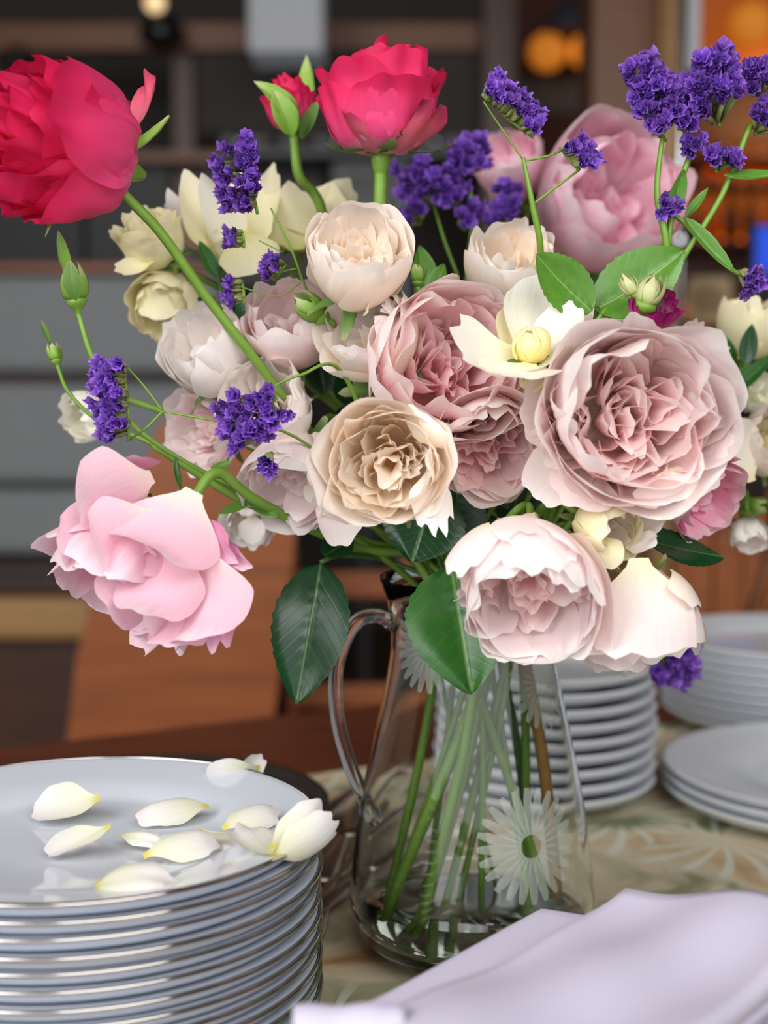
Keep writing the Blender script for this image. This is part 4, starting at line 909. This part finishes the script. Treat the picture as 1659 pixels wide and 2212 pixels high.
free_petal(r8, (1110, 770, .84), (1110, 660, .86), 90, M['cream'], (.3, .2, .9), .1, .9, seed=5, base=.4)
free_petal(r8, (1160, 790, .815), (1205, 770, .80), 130, M['ivory'], (-.2, .8, .6), .1, .7, seed=6, base=.6)
free_petal(r8, (1160, 790, .83), (1140, 845, .82), 60, M['cream'], (0, .3, .9), .1, .7, seed=7, base=.6)
calyx(b8, R8)
r9, b9, R9 = rose('garden_rose', 'rose pink quartered rose in the middle, beneath the open cream rose', 945, 800, .885, 172, (.28, .12, .95), .3, 35, foot=FEET['c'])
garden(b9, R9, M['blush'], M['pink_in'], M['pink_in'], o=.2, frill=.05, depth=.86); calyx(b9, R9)
r10, b10, R10 = rose('garden_rose', 'ruffled pink rose between the peach rose and the big blush rose', 1050, 945, .875, 120, (.05, -.35, .93), .3, 36)
garden(b10, R10, M['blush'], M['blush_in'], M['pink_in'], o=.25, frill=.06); calyx(b10, R10)
r11, b11, R11 = rose('garden_rose', 'wide open peach rose with frilled heart facing out', 842, 1000, .82, 132, (-.06, -.12, 1), .2, 37, foot=FEET['d'])
garden(b11, R11, M['peach_out'], M['peach'], M['peach'], o=.25, frill=.05, depth=.9); calyx(b11, R11)
free_petal(r11, (930, 1010, .815), (945, 1150, .80), 100, M['white'], (.3, 0, .9), .05, -.5, seed=2, rag=.05, base=.6)
free_petal(r11, (900, 950, .81), (935, 905, .80), 130, M['peach_out'], (.3, .4, .8), -.1, -.7, seed=3, base=.6)
r12, b12, R12 = rose('garden_rose', 'biggest blush pink rose, fully open and facing out', 1348, 892, .825, 196, (.10, -.04, 1), .1, 41, foot=FEET['l'], srad=.003)
garden(b12, R12, M['blush_out'], M['blush'], M['blush_in'], o=.22, n_out=7, n_mid=9, depth=.95, frill=.05, rings=((.76, 12), (.62, 12), (.48, 11), (.34, 9), (.2, 7), (.08, 4))); calyx(b12, R12, L=.5)
free_petal(r12, (1250, 960, .83), (1165, 1085, .81), 150, M['blush_out'], (-.3, .1, .9), .05, .5, seed=1, base=.6)
free_petal(r12, (1240, 900, .835), (1130, 920, .81), 190, M['blush_out'], (-.4, 0, .9), .06, .6, seed=2, base=.6)
free_petal(r12, (1290, 1010, .82), (1230, 1092, .80), 160, M['blush_out'], (-.1, .2, .9), .05, .4, seed=3, base=.6)
free_petal(r12, (1450, 1010, .81), (1480, 1078, .795), 200, M['white'], (.1, -.1, .9), -.06, -.5, seed=4, base=.7)
r13, b13, R13 = rose('garden_rose', 'blush rose nodding over the jug rim, globe shaped with packed heart', 1145, 1225, .805, 156, (-.06, -.58, .80), .2, 42, via=((1090, 1130, .86),))
garden(b13, R13, M['blush_out'], M['blush_out'], M['blush_in'], o=.08, depth=1.0, frill=.05); calyx(b13, R13, L=.45)
free_petal(r13, (1050, 1130, .80), (985, 1230, .77), 130, M['blush_out'], (-.6, .3, .6), -.1, -.8, seed=1, curl=.08, base=.5)
r14, b14, R14 = rose('garden_rose', 'shell pink rose hanging with its back turned, beside the nodding rose', 1388, 1300, .825, 106, (.28, -.86, .12), .2, 43, via=((1320, 1180, .86),))
garden(b14, R14, M['blush_out'], M['blush_out'], M['blush'], o=.0); calyx(b14, R14*.8)
free_petal(r14, (1380, 1205, .80), (1400, 1415, .765), 235, M['blush_out'], (.1, -.1, -.9), -.16, .9, seed=1, curl=.0, base=.6, top=.2)
free_petal(r14, (1350, 1300, .81), (1345, 1450, .79), 170, M['blush_out'], (-.1, -.1, -.9), -.12, .8, seed=2, base=.6)
free_petal(r14, (1450, 1230, .81), (1512, 1310, .80), 130, M['peach_out'], (.6, .1, .3), -.1, -.9, seed=3, base=.6)
free_petal(r14, (1310, 1360, .82), (1290, 1450, .81), 90, M['blush'], (-.1, .1, .9), .05, .6, seed=4, base=.6)
free_petal(r14, (1230, 1350, .83), (1240, 1420, .82), 120, M['deep'], (0, .1, .9), .05, .6, seed=5, base=.6, rag=.06)
r15, b15, R15 = rose('garden_rose', 'half-open cream rose with pink-tinged tip under the biggest rose', 1290, 1128, .825, 72, (.55, -.3, .78), .2, 44)
garden(b15, R15, M['cream'], M['peach_out'], M['blush'], o=.0, rings=((.6, 7), (.35, 6), (.15, 4))); calyx(b15, R15)
free_petal(r15, (1360, 1120, .83), (1440, 1120, .82), 80, M['white'], (0, .2, .9), .1, .6, frill=.10, seed=1, base=.6)
free_petal(r15, (1350, 1180, .82), (1420, 1165, .81), 60, M['white'], (0, .5, .7), .1, .8, frill=.10, seed=2, base=.6)
free_petal(r15, (1300, 1160, .81), (1330, 1225, .80), 70, M['cream'], (-.3, .2, .8), -.1, -.8, seed=3, base=.6)
# white and blush roses massed at the left of the bouquet
for i, (lb, x, y, Y, rp, ax, om, im, oo, ft) in enumerate((
    ('white rose under the leaning crimson stem, upper of the pale cluster', 462, 792, .93, 96, (-.35, .6, .6), 'white', 'white', .05, 'f'),
    ('white rose behind the hanging statice, middle of the pale cluster', 590, 895, .915, 100, (-.15, .35, .85), 'white', 'blush_out', .05, None),
    ('blush white frilled rose at the outer edge of the pale cluster', 462, 925, .955, 88, (-.5, -.1, .8), 'blush_out', 'blush', .3, None),
    ('pale blush rose drooping beside the wide open peach rose', 655, 1005, .895, 108, (-.35, -.6, .7), 'blush_out', 'blush', .15, 'g'),
    ('dusty blush rose tucked behind the shell-white rose', 640, 728, .925, 98, (-.15, .55, .8), 'blush', 'blush', .05, None),
    ('small faded white rose low behind the nodding pink rose', 545, 1115, .97, 55, (-.1, -.6, .7), 'white', 'white', .3, None),
    ('small ivory rose behind the purple statice near the plates', 208, 892, .99, 54, (-.6, -.2, .7), 'ivory', 'ivory', .0, None),
    ('hot pink rose peeking from behind the biggest blush rose', 1490, 1045, .905, 92, (.5, -.5, .7), 'hot', 'hot', .2, None),
    ('small magenta and white striped rose above the biggest rose', 1402, 690, .835, 52, (.05, .7, .7), 'magenta', 'magenta', .2, None),
    ('salmon blush rose behind the green bud pair', 1300, 705, .92, 58, (0, .8, .5), 'blush', 'peach', .15, None),
    ('faded blush rose at the far shoulder of the biggest rose', 1495, 760, .93, 52, (.4, .5, .7), 'blush', 'blush_in', .3, None),
    ('large soft pink rose behind the tall statice', 1275, 470, 1.16, 150, (.35, .25, .9), 'dusk', 'dusk', .05, None),
    ('soft pink rose half hidden behind purple statice', 1105, 385, 1.19, 78, (-.3, .6, .7), 'dusk', 'dusk', .05, None),
    ('cream rose with pinkish crease at the far side of the bouquet', 1645, 965, 1.0, 78, (.3, .25, .9), 'peach_out', 'cream', .0, None),
    ('greenish cream rose at the far side, above the creased one', 1615, 735, 1.05, 74, (.1, .9, .3), 'cream', 'cream', .0, None),
    ('white rose between the two cream roses at the far side', 1625, 850, 1.03, 48, (.3, .1, .9), 'ivory', 'ivory', .3, None),
    ('small white rosebud hanging below the green bud at the far side', 1612, 1142, 1.02, 40, (.1, -.7, .6), 'white', 'white', .0, None),
    ('pale cream rose hidden under the pale yellow roses', 370, 645, 1.0, 74, (-.2, -.5, .8), 'cream', 'ivory', .1, None))):
    r, b, RR = rose('garden_rose', lb, x, y, Y, rp, ax, .3*i, 60+i, foot=FEET[ft] if ft else None)
    garden(b, RR, M[om], M[om], M[im], o=oo, n_out=5 if RR < .03 else 6, n_mid=6, rings=((.62, 7), (.42, 6), (.2, 5)) if rp < 60 else ((.68, 8), (.5, 8), (.34, 6), (.18, 5)), frill=.04)
    calyx(b, RR)
    if i == 3:
        free_petal(r, (725, 1040, .88), (745, 1180, .86), 105, M['blush_out'], (-.2, 0, .9), .05, .7, seed=1, base=.6)
        free_petal(r, (690, 1040, .88), (680, 1090, .87), 60, M['ivory'], (0, .3, .9), .1, 1, seed=2, base=.6)
    if i == 5: free_petal(r, (545, 1110, .96), (545, 1175, .95), 60, M['white'], (0, .1, .9), .05, .6, seed=3, base=.6)
    if i == 13: free_petal(r, (1625, 1040, .97), (1600, 905, .965), 110, M['peach_out'], (-.3, 0, -.9), -.15, .9, seed=4, base=.6)
# pale yellow roses at the back, petals laid one by one
r, b, RR = rose('rose', 'greenish cream rose half open behind the crimson stem', 332, 525, .985, 72, (-.35, .75, .45), 0, 91, back=.7)
tea(b, RR, M['cream'], None, .85, .6); calyx(b, RR)
free_petal(r, (330, 560, .97), (250, 585, .96), 55, M['cream'], (0, .5, .8), .1, .9, seed=1)
free_petal(r, (340, 600, .975), (350, 690, .97), 110, M['cream'], (0, 0, -.9), -.1, .8, seed=2, base=.6)
r, b, RR = rose('rose', 'loose cream rose with long pointed petals behind the purple statice', 500, 530, 1.0, 60, (-.05, .8, .5), 0, 92, back=.7)
tea(b, RR, M['cream'], None, .8, .6); calyx(b, RR)
for j, (bb, tt, w, nr, bw, cu, ml) in enumerate((((490, 560, .99), (405, 388, 1.0), 120, (.4, .2, .9), .08, .7, 'cream'), ((505, 560, .98), (440, 388, .97), 110, (-.5, .2, .8), .05, -.5, 'ivory'), ((520, 560, .985), (535, 380, .985), 130, (-.1, .2, .9), .06, .6, 'cream'),
        ((520, 560, 1.01), (590, 365, 1.03), 90, (-.4, .2, .9), .08, .8, 'cream'), ((470, 560, 1.0), (370, 425, 1.02), 110, (.5, .4, .7), .1, .9, 'blush'), ((520, 500, .97), (545, 590, .96), 140, (0, .1, -.9), -.14, .9, 'cream'))):
    free_petal(r, bb, tt, w, M[ml], nr, bw, cu, seed=j, tip=.08, top=.45, base=.5)
r, b, RR = rose('rose', 'wilting cream rose with folded petals behind the round peach rose', 655, 500, 1.04, 55, (.1, .8, .5), 0, 93, back=.7)
tea(b, RR, M['cream'], None, .8, .6); calyx(b, RR)
for j, (bb, tt, w, nr, bw, cu) in enumerate((((640, 540, 1.02), (625, 405, 1.02), 190, (0, .3, .9), .05, -.6), ((690, 540, 1.02), (705, 400, 1.04), 130, (-.3, .2, .9), .08, .7), ((700, 530, 1.03), (752, 392, 1.04), 110, (.4, 0, .8), .1, -.8), ((620, 540, 1.03), (570, 440, 1.04), 90, (.3, .2, .9), .08, .7))):
    free_petal(r, bb, tt, w, M['cream'], nr, bw, cu, seed=j, tip=.05, top=.4, base=.5)

# ------------------------------------------------------------------ buds
def budstem(label, px, py, Y, rpx, axis, via, seed, foot=None, srad=.0016, extra=None, **kw):
    ax = V(*axis); p0 = P(px, py, Y)-ax*S(rpx, Y)*1.35
    path = stem_path(p0, -ax, foot, via, reach=S(rpx, Y))
    root = thing('rosebud', path[-1], label, 'rosebud', 'rosebuds in the bouquet'); tube('stem', path, [srad*(1.5 if i < 1 else 1) for i in range(len(path))], M['stem'], root)
    bud(root, px, py, Y, rpx, axis, seed=seed, **kw); return root
rb = budstem('tall green rosebud with a long leafy tip beside the leaning crimson rose', 160, 618, .87, 37, (-.15, 1, .15), ((208, 790, .87), (300, 930, .88), (520, 1060, .90), (800, 1170, .94)), 1, foot=FEET['j'])
leaf(rb, (150, 600, .865), (125, 497, .86), 26, M['greenbud'], (0, .1, .9), .04, .4, 3, name='sepal'); leaf(rb, (165, 650, .855), (150, 560, .855), 40, M['sepal'], (0, .1, .9), -.12, .4, 3, name='sepal')
rb = budstem('tiny green rosebud on a thin side shoot above the ivory rose', 118, 762, .90, 20, (-.25, 1, 0), ((150, 850, .90), (215, 910, .90), (330, 960, .90), (560, 1090, .92), (850, 1190, .95)), 2, srad=.0012)
leaf(rb, (110, 745, .90), (88, 690, .92), 12, M['sepal'], (0, .1, .9), .04, .4, 3, name='sepal')
budstem('plump green rosebud between the dusty blush and peach roses', 668, 664, .885, 36, (-.75, .5, .3), ((740, 760, .91),), 3, tips=1.1)
budstem('slim pale green rosebud standing behind the round peach rose', 903, 592, .93, 20, (0, 1, .1), ((900, 680, .94),), 4, srad=.0012)
rb = budstem('opening pale green rosebud above the glossy three-leaf sprig', 1402, 628, .83, 46, (.30, .9, .25), ((1370, 690, .86), (1290, 715, .87)), 5, body='palebud', sep='palebud', long=1.5)
budstem('smaller pale green rosebud nodding against the opening one', 1358, 616, .832, 26, (-.55, .8, .25), ((1372, 680, .86), (1290, 715, .87)), 6, body='palebud', sep='palebud', srad=.0014)
budstem('dark green rosebud at the shoulder of the biggest blush rose', 1268, 728, .835, 24, (-.3, -.5, .8), ((1300, 715, .86),), 7, srad=.0014)
budstem('round green rosebud at the far side above the white rosebud', 1642, 1092, 1.0, 34, (.5, .1, .8), ((1560, 1065, .99), (1450, 1080, .98)), 8, long=1.4, foot=FEET['h'])

# ------------------------------------------------------------------ leafy sprays
def spray(label, stem_pts, leaves, mat='stem_dark', srad=.0016, foot=None, neck=True):
    pts = [P(*q) for q in stem_pts]
    if neck: nk = neck_pt(); pts += [nk, Vector(foot) if foot is not None else nk+Vector((0, 0, -.03))]
    pth = crom(pts, 6); root = thing('rose_leaf_spray', pth[-1], label, 'leaf', 'leaf sprays in the bouquet'); tube('stem', pth, srad, M[mat], root)
    for i, (bb, tt, w, ml, nr, bow, fo) in enumerate(leaves): leaf(root, bb, tt, w, M[ml], nr, bow, fo, seed=i)
    return root
spray('glossy three-leaf sprig in front of the soft pink rose', [(1290, 665, .85), (1280, 720, .86), (1240, 860, .90)], [((1278, 672, .845), (1158, 548, .83), 118, 'leaf_light', (-.2, .4, .9), .06, .2), ((1285, 668, .85), (1480, 540, .84), 150, 'leaf_light', (.1, .4, .9), .08, .2), ((1290, 672, .855), (1400, 640, .86), 90, 'leaf', (.1, .6, .8), .05, .2)])
spray('dark green leaf hanging beside the jug handle', [(692, 1215, .90), (740, 1200, .91), (850, 1215, .94)], [((692, 1218, .90), (640, 1522, .87), 172, 'leaf_dark', (.1, .25, .9), -.05, .25), ((700, 1200, .90), (760, 1160, .92), 70, 'leaf_dark', (0, .5, .8), .05, .2)])
spray('big serrated green leaf in front of the jug neck', [(960, 1245, .88), (985, 1220, .90)], [((975, 1225, .87), (1018, 1500, .835), 236, 'leaf', (-.1, .25, .95), -.07, .22)])
spray('dark leaf under the wide open peach rose', [(905, 1080, .90), (930, 1150, .92)], [((935, 1060, .89), (890, 1215, .88), 190, 'leaf_dark', (0, .3, .9), .04, .15), ((985, 1040, .90), (1000, 1190, .90), 120, 'leaf_dark', (0, .3, .9), .04, .15)])
spray('dark pointed leaf beside the hanging shell pink rose', [(1380, 1165, .87), (1250, 1170, .90)], [((1385, 1160, .87), (1565, 1205, .90), 95, 'leaf_dark', (0, .6, .8), .04, .2)])
spray('young leaves behind the slim green rosebud', [(925, 640, .95), (930, 760, .96)], [((925, 640, .95), (905, 530, .95), 60, 'leaf_light', (.4, .2, .8), .05, .4), ((930, 640, .95), (960, 570, .95), 44, 'leaf_light', (-.3, .2, .8), .05, .3), ((920, 650, .95), (880, 690, .94), 40, 'leaf', (0, .5, .8), .05, .2)])
spray('small leaves along the branch above the nodding pink rose', [(330, 960, .885), (540, 1090, .90), (760, 1160, .93)], [((540, 1085, .89), (600, 1115, .88), 30, 'leaf_light', (0, .5, .8), .05, .2), ((545, 1080, .89), (470, 1110, .88), 26, 'leaf_light', (0, .5, .8), .05, .2), ((500, 1000, .90), (455, 1010, .90), 24, 'leaf_light', (0, .5, .8), .05, .2), ((380, 985, .88), (392, 1060, .87), 16, 'leaf', (.5, 0, .8), .1, .3)], 'stem', .0024)
spray('narrow leaves among the pale yellow roses', [(470, 560, 1.0), (500, 700, .98), (640, 900, .97)], [((480, 600, .99), (590, 560, .98), 60, 'leaf', (0, .6, .7), .05, .3), ((420, 600, .99), (345, 660, .98), 26, 'leaf_dark', (0, .4, .8), .05, .3), ((440, 640, .98), (400, 720, .98), 34, 'leaf_dark', (0, .3, .9), .05, .3), ((520, 650, .98), (560, 720, .97), 60, 'leaf_dark', (0, .3, .9), .05, .3), ((470, 600, .985), (430, 520, .98), 34, 'leaf', (0, .4, .8), .05, .3)])
spray('dark foliage deep between peach and pink roses', [(760, 850, .95), (800, 1000, .96)], [((770, 870, .94), (740, 790, .93), 80, 'leaf_dark', (0, .3, .9), .05, .2), ((780, 900, .95), (720, 920, .94), 70, 'leaf_dark', (0, .3, .9), .05, .2), ((700, 850, .95), (690, 760, .95), 70, 'leaf_dark', (0, .3, .9), .05, .2), ((620, 1040, .95), (700, 1100, .93), 90, 'leaf_dark', (0, .3, .9), .05, .2)])
spray('dark foliage behind the nodding and biggest blush roses', [(1120, 1090, .94), (1060, 1180, .95)], [((1100, 1100, .93), (1030, 1060, .92), 90, 'leaf_dark', (0, .3, .9), .05, .2), ((1130, 1100, .94), (1170, 1010, .93), 110, 'leaf_dark', (0, .3, .9), .05, .2), ((1250, 1150, .93), (1330, 1230, .91), 90, 'leaf_dark', (0, .3, .9), .05, .2), ((1060, 1150, .95), (990, 1120, .94), 90, 'leaf_dark', (0, .3, .9), .05, .2)])
spray('grey green wilted leaves among the far cream roses', [(1600, 800, 1.02), (1540, 900, 1.0), (1400, 1080, .98)], [((1590, 790, 1.01), (1530, 720, 1.0), 60, 'leaf', (0, .4, .8), .05, .3), ((1595, 800, 1.0), (1560, 830, .99), 50, 'leaf', (0, .4, .8), .05, .3), ((1610, 790, 1.0), (1625, 700, 1.0), 40, 'leaf_dark', (0, .4, .8), .05, .3), ((1560, 860, 1.0), (1680, 760, .99), 40, 'leaf', (0, .4, .8), .05, .4)], 'stem', .0028)

# ------------------------------------------------------------------ statice sprigs: stems, then heads (from, to, facing, width, florets, size)
z = 0
statice('tall purple statice spike in front of the cream roses', .90, [([(585, 450, z), (630, 540, z), (690, 680, .01)], 5), ([(560, 520, z), (610, 545, z)], 3), ([(520, 620, z), (600, 640, z), (650, 610, z)], 3), ([(595, 590, z), (640, 580, z)], 3)],
        [((512, 325), (545, 455), (-.35, .1, .92), 78, 46, 34), ((512, 495), (518, 535), (-.9, 0, .4), 26, 9, 26), ((512, 605), (516, 655), (-.9, 0, .4), 30, 12, 26), ((610, 565), (582, 600), (-.6, .3, .7), 34, 14, 24)], 1)
statice('dense purple statice head beside the tall rosebud stem', .845, [([(350, 888, z), (500, 915, z), (640, 945, .02)], 6), ([(352, 888, z), (312, 835, z), (272, 790, .006)], 5), ([(352, 888, z), (315, 925, z), (282, 948, .006)], 6)],
        [((250, 785), (262, 950), (-.6, .1, .8), 64, 58, 32)], 2)
statice('purple statice hanging across the white roses', .84, [([(590, 835, z), (650, 810, z), (740, 805, .03)], 6), ([(560, 850, z), (600, 832, z)], 4)],
        [((510, 860), (545, 960), (-.5, -.1, .85), 66, 30, 34), ((600, 860), (545, 920), (.1, -.2, .95), 60, 24, 34), ((585, 985), (575, 995), (-.2, -.6, .7), 36, 8, 30)], 3)
statice('slanting purple statice above the soft pink rose', .88, [([(1130, 340, z), (1150, 440, z), (1168, 550, .01), (1150, 700, .05)], 12), ([(1045, 220, z), (1085, 280, z), (1130, 345, z)], 4), ([(1131, 348, z), (1180, 338, z), (1222, 322, .004)], 5), ([(1151, 442, z), (1200, 405, z), (1252, 366, .004)], 6)],
        [((1048, 190), (1160, 285), (.35, .55, .75), 50, 44, 30), ((1222, 312), (1262, 362), (.7, .2, .7), 40, 20, 30)], 4)
statice('largest purple statice with several heads at the far end of the bouquet', .89, [([(1430, 300, z), (1420, 420, z), (1440, 560, z), (1400, 760, .04)], 13), ([(1500, 310, z), (1455, 440, z), (1440, 560, z)], 13), ([(1620, 270, z), (1560, 420, z), (1480, 550, z), (1430, 640, .02)], 13), ([(1452, 462, z), (1480, 484, z), (1530, 540, z), (1580, 582, .002), (1608, 598, .004)], 10), ([(1450, 470, z), (1470, 380, z)], 6)],
        [((1375, 165), (1440, 290), (-.1, .4, .9), 76, 50, 36), ((1410, 170), (1490, 280), (.2, .4, .9), 50, 28, 36), ((1520, 160), (1560, 250), (-.1, .4, .9), 110, 60, 38), ((1625, 150), (1650, 200), (.1, .3, .9), 70, 20, 38), ((1655, 230), (1640, 285), (.3, .2, .9), 50, 16, 36),
         ((1500, 305), (1500, 335), (-.2, .2, .9), 36, 8, 30), ((1555, 335), (1556, 365), (.2, .2, .9), 50, 10, 36), ((1425, 450), (1455, 460), (0, .3, .9), 40, 11, 32), ((1600, 590), (1618, 605), (.5, -.5, .7), 36, 10, 32)], 5)
leafr = [o for o in C.objects if o.name.startswith('statice_sprig') and o.parent is None][-1]
leaf(leafr, (1565, 378, .885), (1700, 372, .88), 38, M['leaf_light'], (0, .7, .7), .05, .3, 3); leaf(leafr, (1450, 470, .885), (1478, 365, .88), 40, M['leaf_light'], (.3, 0, .9), .05, .4, 3); leaf(leafr, (1480, 470, .885), (1588, 590, .88), 40, M['leaf_light'], (0, .5, .8), .04, .4, 3)
leaf(leafr, (1480, 470, .89), (1530, 405, .885), 22, M['leaf_light'], (0, .5, .8), .04, .4, 3)
statice('blurred purple statice behind the round peach rose', 1.09, [([(1015, 400, z), (1020, 500, z), (1010, 620, z)], 12), ([(930, 420, z), (960, 520, z), (990, 600, z)], 6), ([(1100, 450, z), (1060, 560, z), (1015, 640, z)], 6)],
        [((985, 335), (1045, 350), (0, .5, .8), 60, 22, 38), ((895, 370), (925, 440), (-.4, .3, .8), 50, 18, 36), ((950, 395), (990, 440), (0, .4, .9), 56, 20, 36), ((1115, 415), (1060, 500), (-.3, .4, .8), 44, 22, 34), ((890, 460), (900, 480), (-.5, .2, .8), 40, 8, 34), ((995, 470), (1010, 490), (.2, .4, .9), 44, 9, 34)], 6)
statice('purple statice drooping behind the hanging shell pink rose', 1.03, [([(1440, 1420, z), (1420, 1330, z), (1330, 1230, z)], 6)], [((1470, 1370), (1425, 1470), (.4, -.2, .9), 60, 34, 38)], 7)
# extra leafless shoots standing in the jug, as the photograph shows stems crossing inside it
for i, (x, y, ft, mt, lb) in enumerate(((1110, 1300, 'e', 'stem_brown', 'woody brown stem slanting down inside the jug'), (1080, 1300, 'b', 'stem', 'thick pale green stem crossing the jug to its near floor'), (960, 1300, 'f', 'stem', 'thin bright green stem at the handle side inside the jug'), (1060, 1300, 'k', 'stem_dark', 'dark green stem inside the jug behind the etched daisy'))):
    a = P(x, y, JY-.005+.006*i); b_ = FEET[ft]+Vector((.006*math.cos(i*2), .006*math.sin(i*2), 0))
    pth = crom([a+Vector((.0, 0, .05)), a, a.lerp(b_, .5)+Vector((.004, .003, 0)), b_], 8)
    rt = thing('cut_stem', b_, lb, 'stem', 'stems standing in the jug'); tube('stem', pth, .0042 if i < 2 else .003, M[mt], rt)
    leaf(rt, (x, y-70, JY), (x+(-40 if i % 2 else 50), y-130, JY-.02), 60, M['leaf_dark'], (0, .4, .9), .05, .2)
